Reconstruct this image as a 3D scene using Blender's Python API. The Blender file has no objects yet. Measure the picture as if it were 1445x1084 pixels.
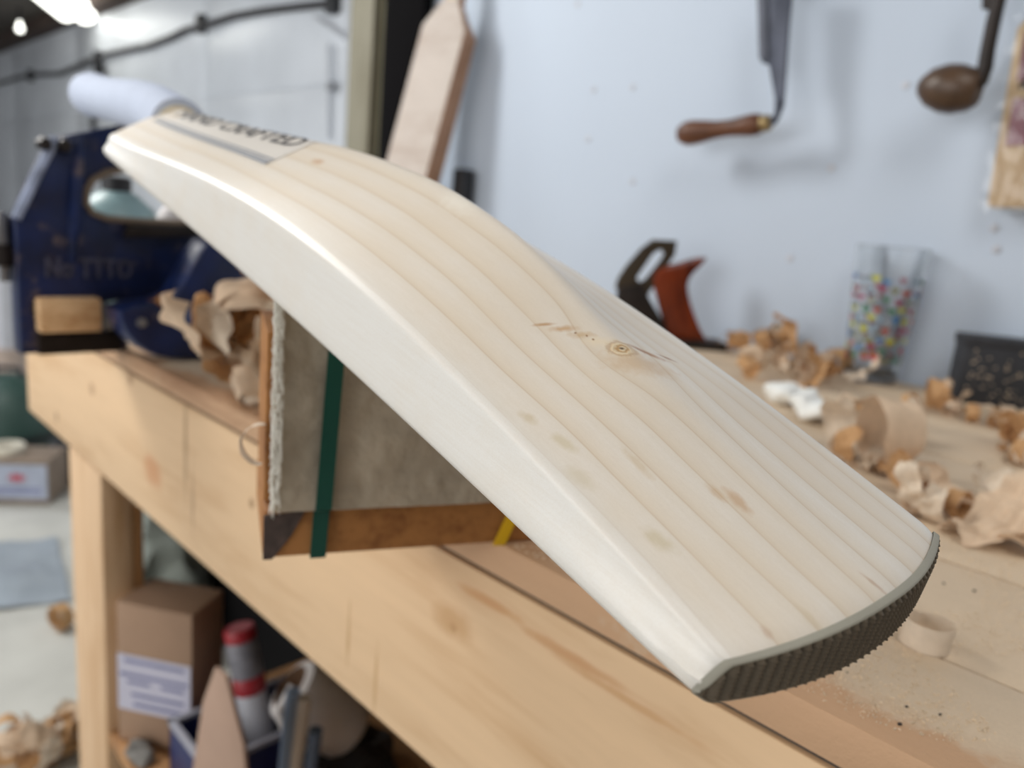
import bpy, bmesh, math, random
from mathutils import Vector, Matrix, noise
random.seed(7)
C = bpy.context.scene.collection
# ------------------------------------------------------------------ camera
F = 1071.4
HB = 0.85                 # bench top height
CZ = 1.0174               # camera height
ROT = Matrix(((0.69820306, -0.2089816, 0.68471832), (0.71050132, 0.08504224, -0.69853825), (0.08775167, 0.97421482, 0.20785846)))
CAM = Vector((0, 0, CZ))
cd = bpy.data.cameras.new('camera'); cam = bpy.data.objects.new('camera', cd); C.objects.link(cam)
cd.sensor_width = 36; cd.sensor_fit = 'HORIZONTAL'; cd.lens = F / 1445 * 36; cd.clip_start = 0.01
cam.matrix_world = Matrix.Translation(CAM) @ ROT.to_4x4()
cd.dof.use_dof = True; cd.dof.focus_distance = 0.214; cd.dof.aperture_fstop = 8.6; cd.dof.aperture_blades = 0
bpy.context.scene.camera = cam
# ------------------------------------------------------------------ world, lights, exposure
vs = bpy.context.scene.view_settings
vs.view_transform = 'Standard'; vs.look = 'None'; vs.gamma = 1; vs.use_curve_mapping = False; vs.exposure = 0.37
w = bpy.data.worlds.new('world'); bpy.context.scene.world = w; w.use_nodes = True
bg = w.node_tree.nodes['Background']; bg.inputs[0].default_value = (0.93, 0.96, 1.0, 1); bg.inputs[1].default_value = 0.55
def area(name, loc, target, sx, sy, power, col):
    l = bpy.data.lights.new(name, 'AREA'); l.shape = 'RECTANGLE'; l.size = sx; l.size_y = sy; l.energy = power; l.color = col
    o = bpy.data.objects.new(name, l); C.objects.link(o); o.location = loc
    o.rotation_euler = (Vector(target) - Vector(loc)).to_track_quat('-Z', 'Y').to_euler()
    return o
area('ceiling_tube_light', (-1.9, -0.1, 2.22), (-1.0, 0.35, 0.9), 0.40, 1.3, 35, (1.0, 0.985, 0.95))
area('ceiling_tube_light_far', (-4.2, -0.2, 2.22), (-4.2, 1.2, 0.6), 0.4, 2.0, 40, (0.93, 0.97, 1.0))
area('doorway_daylight', (-0.9, -2.6, 1.5), (-0.5, 0.6, 0.95), 2.2, 1.6, 28, (1.0, 0.97, 0.93))
area('toe_fill_light', (0.35, 0.15, 2.22), (0.1, 0.4, 0.9), 0.5, 1.4, 10, (1.0, 0.97, 0.92))  # unseen fill lamp added overhead to brighten the bat toe and bench top

# ------------------------------------------------------------------ pixel helpers (measured points of the photograph -> points on real planes)
def ray(px, py):
    return ROT @ Vector((px - 722.5, -(py - 542), -F))
def onY(px, py, y): r = ray(px, py); return CAM + r * (y / r.y)
def onX(px, py, x): r = ray(px, py); return CAM + r * (x / r.x)
def onZ(px, py, z=HB): r = ray(px, py); return CAM + r * ((z - CZ) / r.z)
VR = Vector((ROT[0][0], ROT[1][0], 0)).normalized()     # horizontal, across the view
VF = Vector((-VR.y, VR.x, 0))                           # horizontal, into the view
def onD(px, py, P):                                     # vertical plane through P facing the viewer
    r = ray(px, py); return CAM + r * ((Vector(P) - CAM).dot(VF) / r.dot(VF))

# ------------------------------------------------------------------ materials
def newmat(name):
    m = bpy.data.materials.new(name); m.use_nodes = True
    nt = m.node_tree; b = nt.nodes['Principled BSDF']
    return m, nt, b
class N:
    """small node builder"""
    def __init__(s, nt): s.nt = nt
    def n(s, t, **k):
        x = s.nt.nodes.new(t)
        for a, v in k.items(): setattr(x, a, v)
        return x
    def put(s, x, i, v):
        if isinstance(v, bpy.types.NodeSocket): s.nt.links.new(v, x.inputs[i])
        elif v is not None: x.inputs[i].default_value = v
    def m(s, op, a, b=None, c=None, clamp=False):
        x = s.n('ShaderNodeMath', operation=op, use_clamp=clamp)
        s.put(x, 0, a); s.put(x, 1, b); s.put(x, 2, c); return x.outputs[0]
    def coord(s, scale=(1, 1, 1), loc=(0, 0, 0), rot=(0, 0, 0)):
        t = s.n('ShaderNodeTexCoord'); mp = s.n('ShaderNodeMapping')
        s.put(mp, 0, t.outputs['Object']); mp.inputs['Scale'].default_value = scale; mp.inputs['Location'].default_value = loc
        mp.inputs['Rotation'].default_value = rot
        return mp.outputs[0]
    def noise(s, vec, scale, detail=3, rough=0.5, out=0):
        x = s.n('ShaderNodeTexNoise'); s.put(x, 'Vector', vec); x.inputs['Scale'].default_value = scale
        x.inputs['Detail'].default_value = detail; x.inputs['Roughness'].default_value = rough; return x.outputs[out]
    def ramp(s, fac, stops, interp='LINEAR'):
        x = s.n('ShaderNodeValToRGB'); x.color_ramp.interpolation = interp; e = x.color_ramp.elements
        while len(e) < len(stops): e.new(0.5)
        for i, (p, c) in enumerate(stops):
            e[i].position = p; e[i].color = (c[0], c[1], c[2], 1) if not isinstance(c, (int, float)) else (c, c, c, 1)
        s.put(x, 0, fac); return x.outputs[0]
    def mix(s, f, a, b, mode='MIX'):
        x = s.n('ShaderNodeMix', data_type='RGBA', blend_type=mode)
        s.put(x, 0, f)
        for i, v in ((6, a), (7, b)):
            if isinstance(v, tuple): v = (v[0], v[1], v[2], 1)
            s.put(x, i, v)
        return x.outputs[2]
    def bump(s, h, strength, dist):
        x = s.n('ShaderNodeBump'); s.put(x, 'Height', h); x.inputs['Strength'].default_value = strength; x.inputs['Distance'].default_value = dist
        return x.outputs[0]
def srgb(r, g, b):
    f = lambda c: (c / 255 / 12.92) if c / 255 <= 0.04045 else ((c / 255 + 0.055) / 1.055) ** 2.4
    return (f(r), f(g), f(b))
def plain(name, col, rough=0.6, metal=0.0, var=0.12, scale=20, bump=0.0, bscale=80, bdist=0.002, spec=0.5, coat=0):
    m, nt, b = newmat(name); k = N(nt); v = k.coord()
    f = k.noise(v, scale, 4)
    lo = tuple(c * (1 - var) for c in col); hi = tuple(min(1, c * (1 + var)) for c in col)
    nt.links.new(k.ramp(f, [(0.3, lo), (0.7, hi)]), b.inputs['Base Color'])
    b.inputs['Roughness'].default_value = rough; b.inputs['Metallic'].default_value = metal
    b.inputs['Specular IOR Level'].default_value = spec
    b.inputs['Coat Weight'].default_value = coat
    if bump: nt.links.new(k.bump(k.noise(v, bscale, 4), bump, bdist), b.inputs['Normal'])
    return m
def wood(name, light, dark, axis=0, scale=30, stretch=14, rough=0.6, dust=None, dustcol=None, knots=(), line=0.0, spec=0.3):
    """stretched-noise timber; axis = grain axis; knots = list of (centre, size)"""
    m, nt, b = newmat(name); k = N(nt)
    sc = [1, 1, 1]; sc[axis] = 1 / stretch
    co = k.coord(tuple(sc))
    base = co
    warp = k.noise(k.coord(), 4, 2, 0.5, 1)
    vm = k.n('ShaderNodeVectorMath', operation='MULTIPLY_ADD'); k.put(vm, 0, warp); vm.inputs[1].default_value = (0.03, 0.03, 0.03); k.put(vm, 2, base)
    v = vm.outputs[0]
    a = k.noise(v, scale, 5, 0.6); c = k.noise(v, scale * 5, 3, 0.6); big = k.noise(k.coord(), 5, 3)
    f = k.m('ADD', k.m('MULTIPLY', a, 0.6), k.m('MULTIPLY', c, 0.25)); f = k.m('ADD', f, k.m('MULTIPLY', big, 0.15))
    col = k.ramp(f, [(0.36, dark), (0.52, light), (0.7, tuple(min(1, x * 1.08) for x in light))])
    for (cen, rad, kc) in knots:
        g = k.coord()
        d = k.n('ShaderNodeVectorMath', operation='SUBTRACT'); k.put(d, 0, g); d.inputs[1].default_value = cen
        sdiv = k.n('ShaderNodeVectorMath', operation='DIVIDE'); k.put(sdiv, 0, d.outputs[0]); sdiv.inputs[1].default_value = rad
        L = k.n('ShaderNodeVectorMath', operation='LENGTH'); k.put(L, 0, sdiv.outputs[0])
        wob = k.m('ADD', L.outputs['Value'], k.m('MULTIPLY', k.m('SUBTRACT', k.noise(g, 60, 3), 0.5), 0.9))
        col = k.mix(k.ramp(wob, [(0.0, 0.9), (0.5, 0.75), (1.0, 0.0)]), col, kc)
    rgh = rough
    if dust is not None:
        g = k.coord(); n1 = k.noise(g, 14, 5, 0.65)
        mask = dust(k, g, n1)
        n2 = k.noise(g, 700, 2, 0.7)
        dc = k.mix(k.noise(g, 30, 4), tuple(x * 0.86 for x in dustcol), tuple(min(1, x * 1.1) for x in dustcol))
        dc = k.mix(k.ramp(n2, [(0.4, 0.0), (0.75, 0.28)]), dc, tuple(x * 0.78 for x in dustcol))
        col = k.mix(mask, col, dc)
        nt.links.new(k.bump(k.noise(g, 350, 3, 0.7), 0.5, 0.0012), b.inputs['Normal'])
    else:
        nt.links.new(k.bump(c, 0.25, 0.0006), b.inputs['Normal'])
    nt.links.new(col, b.inputs['Base Color']); b.inputs['Roughness'].default_value = rgh; b.inputs['Specular IOR Level'].default_value = spec
    return m

# ------------------------------------------------------------------ mesh helpers
def setp(o, label=None, cat=None, group=None, kind=None):
    if label: o['label'] = label
    if cat: o['category'] = cat
    if group: o['group'] = group
    if kind: o['kind'] = kind
    return o
def thing(name, label, cat, loc, group=None, rot=None):
    o = bpy.data.objects.new(name, None); o.empty_display_size = 0.02; C.objects.link(o); o.location = loc
    if rot is not None: o.rotation_euler = rot
    return setp(o, label, cat, group)
def finish(bm, name, mat, parent=None, smooth=True, angle=40, world=False):
    """world=True: vertices are in world space; they are moved into the parent's (translation only) or own space"""
    bmesh.ops.recalc_face_normals(bm, faces=bm.faces)
    off = Vector((0, 0, 0))
    if world:
        if parent is not None:
            r = parent; off = Vector(r.location)
            while r.parent is not None: r = r.parent; off += Vector(r.location)
        else:
            n = len(bm.verts); cx = sum((v.co for v in bm.verts), Vector()) / n
            off = Vector((cx.x, cx.y, min(v.co.z for v in bm.verts)))
        bmesh.ops.translate(bm, verts=bm.verts, vec=-off)
    me = bpy.data.meshes.new(name); bm.to_mesh(me); bm.free()
    if smooth:
        me.polygons.foreach_set('use_smooth', [True] * len(me.polygons))
        try: me.set_sharp_from_angle(angle=math.radians(angle))
        except Exception: pass
    me.materials.append(mat)
    o = bpy.data.objects.new(name, me); C.objects.link(o)
    if parent is not None: o.parent = parent
    elif world: o.location = off
    return o
def bm_box(bm, c, size, ax=None, bev=0.0, seg=2):
    """c centre, ax = (ex,ey,ez) direction vectors"""
    b = bmesh.new(); bmesh.ops.create_cube(b, size=1)
    for v in b.verts: v.co = Vector((v.co.x * size[0], v.co.y * size[1], v.co.z * size[2]))
    if bev: bmesh.ops.bevel(b, geom=list(b.edges), offset=bev, segments=seg, affect='EDGES', profile=0.5)
    ex, ey, ez = ax if ax else (Vector((1, 0, 0)), Vector((0, 1, 0)), Vector((0, 0, 1)))
    c = Vector(c); m = {}
    for v in b.verts: m[v] = bm.verts.new(c + ex * v.co.x + ey * v.co.y + ez * v.co.z)
    for f in b.faces: bm.faces.new([m[v] for v in f.verts])
    b.free(); return bm
def box(name, c, size, mat, parent=None, ax=None, bev=0.002, world=True):
    return finish(bm_box(bmesh.new(), c, size, ax, bev), name, mat, parent, world=world)
def span(name, a, b, mat, parent=None, bev=0.002, world=True):
    a = Vector(a); b = Vector(b)
    return box(name, (a + b) / 2, tuple(abs(x) for x in (b - a)), mat, parent, None, bev, world)
def bm_tube(bm, pts, rad, seg=12, caps=True, flat=None):
    pts = [Vector(p) for p in pts]; n = len(pts)
    if not hasattr(rad, '__len__'): rad = [rad] * n
    prev = None; rings = []
    for i, p in enumerate(pts):
        t = (pts[min(i + 1, n - 1)] - pts[max(i - 1, 0)]).normalized()
        if prev is None:
            u = t.orthogonal().normalized()
        else:
            u = prev - t * prev.dot(t); u = u.normalized() if u.length > 1e-6 else t.orthogonal().normalized()
        prev = u; v = t.cross(u)
        rings.append([bm.verts.new(p + (u * math.cos(a) + v * math.sin(a)) * rad[i]) for a in [2 * math.pi * j / seg for j in range(seg)]])
    for i in range(n - 1):
        for j in range(seg):
            bm.faces.new((rings[i][j], rings[i][(j + 1) % seg], rings[i + 1][(j + 1) % seg], rings[i + 1][j]))
    if caps: bm.faces.new(rings[0]); bm.faces.new(rings[-1])
    return bm
def tube(name, pts, rad, mat, parent=None, seg=12, world=True):
    return finish(bm_tube(bmesh.new(), pts, rad, seg), name, mat, parent, world=world)
def bm_lathe(bm, prof, base=(0, 0, 0), axis=(0, 0, 1), seg=32):
    a = Vector(axis).normalized(); u = a.orthogonal().normalized(); v = a.cross(u); base = Vector(base); rings = []
    for r, z in prof:
        if r < 1e-6: rings.append([bm.verts.new(base + a * z)])
        else: rings.append([bm.verts.new(base + a * z + (u * math.cos(t) + v * math.sin(t)) * r) for t in [2 * math.pi * j / seg for j in range(seg)]])
    for p, q in zip(rings[:-1], rings[1:]):
        for j in range(seg):
            k = (j + 1) % seg
            if len(p) == 1 and len(q) == 1: continue
            if len(p) == 1: bm.faces.new((p[0], q[k], q[j]))
            elif len(q) == 1: bm.faces.new((p[j], p[k], q[0]))
            else: bm.faces.new((p[j], p[k], q[k], q[j]))
    return bm
def lathe(name, prof, mat, parent=None, base=(0, 0, 0), axis=(0, 0, 1), seg=32, world=True):
    return finish(bm_lathe(bmesh.new(), prof, base, axis, seg), name, mat, parent, world=world)
def smoothloop(pts, it=1):
    for _ in range(it):
        q = []
        for i in range(len(pts)):
            a, b = Vector(pts[i]), Vector(pts[(i + 1) % len(pts)])
            q += [a * 0.75 + b * 0.25, a * 0.25 + b * 0.75]
        pts = q
    return pts
def slab(name, outer, holes, thick, mat, parent=None, world=True, bev=0.0, smooth_it=0):
    """flat outline (3D points in one plane) with holes, extruded along 'thick' vector, with bevelled rims"""
    bm = bmesh.new(); es = []
    if smooth_it: outer = smoothloop(outer, smooth_it); holes = [smoothloop(h, smooth_it) for h in holes]
    for lp in [outer] + list(holes):
        vsx = [bm.verts.new(Vector(p)) for p in lp]
        for i in range(len(vsx)): es.append(bm.edges.new((vsx[i], vsx[(i + 1) % len(vsx)])))
    bmesh.ops.triangle_fill(bm, edges=es, use_beauty=True, use_dissolve=False)
    fs = list(bm.faces)
    r = bmesh.ops.extrude_face_region(bm, geom=fs)
    nv = [v for v in r['geom'] if isinstance(v, bmesh.types.BMVert)]
    bmesh.ops.translate(bm, verts=nv, vec=Vector(thick))
    bmesh.ops.recalc_face_normals(bm, faces=bm.faces)
    if bev:
        bm.normal_update()
        rim = [e for e in bm.edges if len(e.link_faces) == 2 and e.calc_face_angle(0) > 1.0 and abs((e.verts[1].co - e.verts[0].co).normalized().dot(Vector(thick).normalized())) < 0.5]
        bmesh.ops.bevel(bm, geom=rim, offset=bev, segments=2, affect='EDGES', profile=0.5)
    return finish(bm, name, mat, parent, world=world)
def text_mesh(s, size, depth=0.0, bold=0.0):
    cu = bpy.data.curves.new('lettering', 'FONT'); cu.body = s; cu.size = size; cu.extrude = depth; cu.offset = bold; cu.resolution_u = 3
    o = bpy.data.objects.new('lettering', cu); C.objects.link(o)
    dg = bpy.context.evaluated_depsgraph_get(); me = bpy.data.meshes.new_from_object(o.evaluated_get(dg))
    bpy.data.objects.remove(o); bm = bmesh.new(); bm.from_mesh(me); bpy.data.meshes.remove(me); return bm
def jitter(bm, amp, scale):
    for v in bm.verts: v.co += noise.noise_vector(v.co * scale) * amp

# ------------------------------------------------------------------ palette
M_wall = plain('white_painted_board', srgb(186, 199, 216), 0.55, var=0.015, scale=3, bump=0.1, bscale=6, bdist=0.01)
M_far = plain('pale_insulation_board', srgb(226, 230, 236), 0.35, var=0.09, scale=2.0, bump=0.25, bscale=3, bdist=0.03)
M_white = plain('white_trim', srgb(215, 218, 224), 0.5, var=0.03)
M_ceil = plain('ceiling_board', srgb(96, 90, 84), 0.9, var=0.1, scale=2)
M_beam = plain('dark_beam_wood', srgb(70, 55, 48), 0.8, var=0.2)
M_black = plain('shade_filler', srgb(8, 7, 9), 0.9, spec=0.1)
M_olive = wood('olive_painted_timber', srgb(132, 128, 112), srgb(104, 98, 78), axis=2, scale=18)
M_olive_d = plain('dark_olive_paint', srgb(86, 82, 62), 0.7)
M_cable = plain('grey_rubber_cable', srgb(62, 60, 62), 0.6)
M_dark = plain('dark_plastic', srgb(34, 34, 38), 0.5)
PAPR = srgb(214, 178, 140)
def kn(px, py, rx, rz, c):
    P = onY(px, py, 0.27); return ((P.x, 0.27, P.z), (rx, 0.1, rz), c)
M_apron = wood('pine_apron', srgb(224, 192, 154), srgb(204, 166, 124), axis=0, scale=22, stretch=10,
               knots=[kn(640, 886, 0.005, 0.0045, srgb(128, 90, 58)), kn(640, 880, 0.020, 0.013, srgb(196, 156, 112)), kn(690, 850, 0.03, 0.004, srgb(200, 150, 104)),
                      kn(262, 630, 0.006, 0.06, srgb(176, 146, 112)), kn(272, 700, 0.005, 0.04, srgb(186, 154, 120)), kn(215, 665, 0.03, 0.02, srgb(204, 150, 108)), kn(80, 588, 0.010, 0.010, srgb(160, 122, 88)), kn(130, 550, 0.012, 0.010, srgb(178, 140, 104)), kn(184, 535, 0.010, 0.008, srgb(170, 132, 98)),
                      kn(355, 710, 0.005, 0.005, srgb(150, 112, 78)), kn(492, 890, 0.0025, 0.03, srgb(198, 162, 118)), kn(530, 960, 0.0025, 0.03, srgb(200, 164, 120)), kn(810, 930, 0.05, 0.004, srgb(200, 152, 108)), kn(880, 985, 0.05, 0.003, srgb(204, 160, 116))])
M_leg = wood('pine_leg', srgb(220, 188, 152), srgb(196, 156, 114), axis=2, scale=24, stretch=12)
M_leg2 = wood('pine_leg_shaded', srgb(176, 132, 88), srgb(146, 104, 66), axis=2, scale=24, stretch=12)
def dust_top(k, g, n1):   # clean brown timber on the edge, dust from there back
    sx = k.n('ShaderNodeSeparateXYZ'); k.put(sx, 0, g)
    y = sx.outputs[1]
    e = k.m('ADD', y, k.m('MULTIPLY', k.m('SUBTRACT', n1, 0.5), 0.10))
    a = k.ramp(k.m('MULTIPLY', k.m('SUBTRACT', e, 0.284), 55, clamp=True), [(0.0, 0.05), (0.5, 0.75), (1.0, 0.93)])
    return a
DUST = srgb(214, 194, 168)
M_plank = wood('dusty_bench_plank', srgb(196, 158, 124), srgb(150, 108, 76), axis=0, scale=26, stretch=9, dust=dust_top, dustcol=DUST)
M_gap = plain('dark_joint', srgb(70, 66, 64), 0.9)
M_edge = wood('bench_plank_edge', srgb(212, 168, 122), srgb(172, 122, 78), axis=0, scale=26, stretch=9)
M_floor = plain('pale_concrete', srgb(196, 196, 190), 0.7, var=0.14, scale=5, bump=0.2, bscale=40)

# willow of the finished bat ------------------------------------------------
def bat_material():
    m, nt, b = newmat('bleached_willow'); k = N(nt)
    t = k.n('ShaderNodeTexCoord'); g = t.outputs['Object']
    sx = k.n('ShaderNodeSeparateXYZ'); k.put(sx, 0, g); X, Y, Z = sx.outputs
    # knot swirl: grain is pushed sideways around the knot
    kx, ky = KNOT
    dx = k.m('MULTIPLY', k.m('SUBTRACT', X, kx), 1 / 0.016); dy = k.m('MULTIPLY', k.m('SUBTRACT', Y, ky), 1 / 0.010)
    r2 = k.m('ADD', k.m('MULTIPLY', dx, dx), k.m('MULTIPLY', dy, dy))
    gs = k.m('POWER', 2.718, k.m('MULTIPLY', r2, -0.7))
    push = k.m('MULTIPLY', k.m('MULTIPLY', dy, gs), 0.0085)
    lowm = k.n('ShaderNodeMapping'); k.put(lowm, 0, g); lowm.inputs['Scale'].default_value = (5, 30, 30)
    lown = k.noise(lowm.outputs[0], 1.0, 2, 0.5)
    q = k.m('ADD', Y, k.m('MULTIPLY', Z, -0.14)); q = k.m('SUBTRACT', q, push)
    q = k.m('ADD', q, k.m('MULTIPLY', k.m('SUBTRACT', lown, 0.5), 0.008))
    q = k.m('ADD', q, k.m('MULTIPLY', X, 0.012))
    q = k.m('MULTIPLY', k.m('ADD', q, 0.0625), 1 / 0.0108)
    fr = k.m('FRACT', q)
    wn = k.n('ShaderNodeTexWhiteNoise', noise_dimensions='1D'); k.put(wn, 'W', k.m('FLOOR', q)); band = wn.outputs['Value']
    fine = k.n('ShaderNodeMapping'); k.put(fine, 0, g); fine.inputs['Scale'].default_value = (40, 900, 900)
    fn = k.noise(fine.outputs[0], 1.0, 3, 0.6)
    speck = k.noise(g, 1500, 2, 0.7)
    blot = k.noise(g, 28, 4, 0.6)
    col = k.ramp(fr, [(0.0, srgb(214, 198, 178)), (0.04, srgb(229, 222, 211)), (0.35, srgb(233, 227, 218)), (0.80, srgb(229, 219, 204)), (0.965, srgb(221, 208, 189)), (1.0, srgb(203, 183, 160))])
    col = k.mix(k.m('MULTIPLY', band, 0.34), col, srgb(222, 206, 184))
    # growth lines get weaker at the edges of the blade and on its sides
    edgefade = k.ramp(k.m('MULTIPLY', k.m('ABSOLUTE', Y), 1 / 0.054), [(0.76, 0.0), (0.92, 0.88)])
    col = k.mix(edgefade, col, srgb(233, 232, 228))
    col = k.mix(k.m('MULTIPLY', k.ramp(blot, [(0.45, 0.0), (0.75, 1.0)]), 0.30), col, srgb(226, 210, 186))
    col = k.mix(k.m('MULTIPLY', k.ramp(fn, [(0.35, 0.0), (0.7, 1.0)]), 0.14), col, srgb(210, 198, 180))
    col = k.mix(k.m('MULTIPLY', k.ramp(speck, [(0.45, 0.0), (0.65, 1.0)]), 0.12), col, srgb(212, 200, 184))
    def spot(cx, cy, ru, rv, ang, c, strength, nz=0.8, soft=0.3):
        ca, sa = math.cos(ang), math.sin(ang)
        ax_ = k.m('SUBTRACT', X, cx); ay = k.m('SUBTRACT', Y, cy)
        u = k.m('ADD', k.m('MULTIPLY', ax_, ca / ru), k.m('MULTIPLY', ay, sa / ru))
        v = k.m('ADD', k.m('MULTIPLY', ax_, -sa / rv), k.m('MULTIPLY', ay, ca / rv))
        r = k.m('SQRT', k.m('ADD', k.m('MULTIPLY', u, u), k.m('MULTIPLY', v, v)))
        r = k.m('ADD', r, k.m('MULTIPLY', k.m('SUBTRACT', k.noise(g, 420, 3), 0.5), nz))
        f = k.ramp(r, [(soft, strength), (1.0, 0.0)])
        return f, c, r
    for s_ in SPOTS:
        f, c, r = spot(*s_); col = k.mix(f, col, c)
    # the knot: rings
    f, c, r = spot(kx, ky, 0.0066, 0.0046, KANG, srgb(190, 152, 102), 0.95, 0.55, 0.5)
    rings = k.m('SINE', k.m('MULTIPLY', k.m('POWER', r, 0.9), 15)); rc = k.ramp(k.m('ADD', k.m('MULTIPLY', rings, 0.5), 0.5), [(0.0, srgb(186, 148, 100)), (0.35, srgb(212, 184, 140)), (1.0, srgb(228, 210, 178))])
    col = k.mix(f, col, rc)
    f2, c2, r2_ = spot(kx + 0.0002, ky + 0.0002, 0.0013, 0.0007, KANG, srgb(84, 60, 38), 0.9, 0.9, 0.3); col = k.mix(f2, col, c2)
    nt.links.new(col, b.inputs['Base Color']); b.inputs['Roughness'].default_value = 0.36; b.inputs['Specular IOR Level'].default_value = 0.45
    h = k.m('ADD', k.m('MULTIPLY', fn, 0.35), k.m('MULTIPLY', speck, 0.2))
    h = k.m('ADD', h, k.m('MULTIPLY', k.m('MULTIPLY', f, rings), 1.2))
    nt.links.new(k.bump(h, 0.35, 0.0003), b.inputs['Normal'])
    return m
# ------------------------------------------------------------------ the bat: geometry in its own space (x along from toe, y left, z out of the back)
BM = Matrix(((-0.97256575, -0.10893813, 0.20554404), (0.08351068, -0.98817571, -0.12858746), (0.21712171, -0.10789463, 0.97016334)))
BT = Vector((-0.06554587, 0.19014113, -0.09172792 + CZ))
BL = 0.55; BW = 0.054
def lerp_tab(tab, x):
    if x <= tab[0][0]: return tab[0][1]
    for i in range(len(tab) - 1):
        if x <= tab[i + 1][0]:
            x0, y0 = tab[i]; x1, y1 = tab[i + 1]; u = (x - x0) / (x1 - x0)
            m0 = (tab[i + 1][1] - tab[max(i - 1, 0)][1]) / (tab[i + 1][0] - tab[max(i - 1, 0)][0])
            j = min(i + 2, len(tab) - 1); m1 = (tab[j][1] - tab[i][1]) / (tab[j][0] - tab[i][0])
            h = x1 - x0; u2 = u * u; u3 = u2 * u
            return (2 * u3 - 3 * u2 + 1) * y0 + (u3 - 2 * u2 + u) * h * m0 + (-2 * u3 + 3 * u2) * y1 + (u3 - u2) * h * m1
    return tab[-1][1]
def bface(s):
    u = min(max(s / BL, 0), 1); a, bq, c = 8.51e-4, 1.8225e-3, 3.02e-3
    # order of the fitted terms: quadratic, skew, quartic
    return a * 4 * u * (1 - u) + bq * u * (1 - u) * (1 - 2 * u) * 4 + c * u * u * (1 - u) ** 2 * 16
def bthk(s):
    u = min(max(s / BL, 0), 1); q = (0.0104275, 0.0358342, 0.0472889, 0.0198797, 0.0131791)
    return q[0] * (1 - u) ** 4 + q[1] * 4 * u * (1 - u) ** 3 + q[2] * 6 * u * u * (1 - u) ** 2 + q[3] * 4 * u ** 3 * (1 - u) + q[4] * u ** 4
RID = [(-0.012, 0.0125), (0.0, 0.0150), (0.03, 0.0235), (0.06, 0.0325), (0.097, 0.0425), (0.118, 0.0498), (0.138, 0.0556), (0.158, 0.0593), (0.196, 0.0630), (0.239, 0.0627), (0.282, 0.0600), (0.323, 0.0552), (0.421, 0.0446), (0.538, 0.0339), (0.57, 0.0310)]
def bback(s, y):
    e = bface(s) + bthk(s); r = lerp_tab(RID, s); u = min(abs(y) / 0.0492, 1.0)
    rd = 0.035; ur = (math.sqrt(u * u + rd * rd) - rd) / (math.sqrt(1 + rd * rd) - rd)
    k = min(max((s - 0.055) / 0.06, 0), 1); k = k * k * (3 - 2 * k)
    pk = 1 - ur if y > 0 else (1 - ur) * (1 - 0.62 * ur)
    g = (1 - u ** 1.45) * (1 - k) + k * pk
    return e + (r - e) * g
def pix_bat(px, py, lift=0.0):
    r = ray(px, py); n = 0.03
    for _ in range(30):
        A = Matrix((BM.col[0], BM.col[1], -r)).transposed()
        s, t, kk = A.inverted() @ (-(BT - CAM) - BM.col[2] * n)
        n = n * 0.4 + 0.6 * (bback(s, t) + lift)
    return s, t
KNOT = pix_bat(878, 492)
ka = pix_bat(800, 468); kb = pix_bat(945, 507)
KANG = math.atan2(kb[1] - ka[1], kb[0] - ka[0])
brown = srgb(176, 132, 88)
def spx(px, py, ru, rv, ang, c, st, nz=0.8, soft=0.3):
    s, t = pix_bat(px, py); return (s, t, ru, rv, ang, c, st, nz, soft)
SPOTS = [spx(768, 458, 0.0045, 0.0009, KANG, srgb(184, 140, 92), 0.8, 0.7, 0.2), spx(795, 464, 0.006, 0.0016, KANG, srgb(196, 156, 108), 0.75, 0.9, 0.2), spx(822, 473, 0.006, 0.0016, KANG, srgb(200, 166, 118), 0.6, 1.2, 0.2),
         spx(845, 482, 0.006, 0.003, KANG, srgb(234, 218, 190), 0.7, 0.9, 0.2), spx(812, 470, 0.0006, 0.0006, 0, srgb(140, 100, 60), 0.9), spx(828, 474, 0.0006, 0.0005, 0, srgb(140, 100, 60), 0.9), spx(837, 479, 0.0006, 0.0005, 0, srgb(150, 108, 64), 0.9),
         spx(905, 512, 0.015, 0.007, KANG, srgb(206, 174, 134), 0.6), spx(915, 499, 0.0085, 0.0020, KANG, srgb(178, 128, 82), 0.95, 0.9, 0.2), spx(940, 505, 0.005, 0.0010, KANG, srgb(150, 96, 56), 0.9),
         spx(905, 495, 0.006, 0.0004, KANG, srgb(120, 72, 44), 0.8, 0.5),
         spx(650, 300, 0.014, 0.008, 0, srgb(238, 232, 220), 0.8), spx(663, 296, 0.004, 0.0014, 0.3, srgb(206, 172, 134), 0.7), spx(726, 334, 0.004, 0.0013, 0.3, srgb(176, 130, 84), 0.8),
         spx(448, 228, 0.007, 0.0028, 0, srgb(198, 158, 120), 0.7),
         spx(1040, 712, 0.006, 0.0022, 0, srgb(196, 156, 112), 0.6), spx(1010, 700, 0.004, 0.0018, 0.1, srgb(200, 166, 124), 0.5), spx(930, 765, 0.006, 0.0028, 0.2, srgb(204, 190, 158), 0.65),
         spx(795, 625, 0.006, 0.0024, 0.2, srgb(206, 192, 160), 0.6), spx(745, 590, 0.004, 0.002, 0.2, srgb(206, 190, 160), 0.6), spx(820, 675, 0.006, 0.003, 0.2, srgb(208, 196, 170), 0.5),
         spx(1188, 648, 0.0022, 0.0012, 0.2, srgb(160, 118, 80), 0.8), spx(1080, 897, 0.0024, 0.0014, 0, srgb(196, 168, 144), 0.6), spx(1230, 835, 0.005, 0.0009, 0.2, srgb(180, 140, 104), 0.5),
         spx(1140, 880, 0.006, 0.0016, 0.0, srgb(212, 196, 170), 0.6), spx(900, 655, 0.008, 0.0018, 0.0, srgb(206, 184, 150), 0.5)]
M_bat = bat_material()

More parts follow.
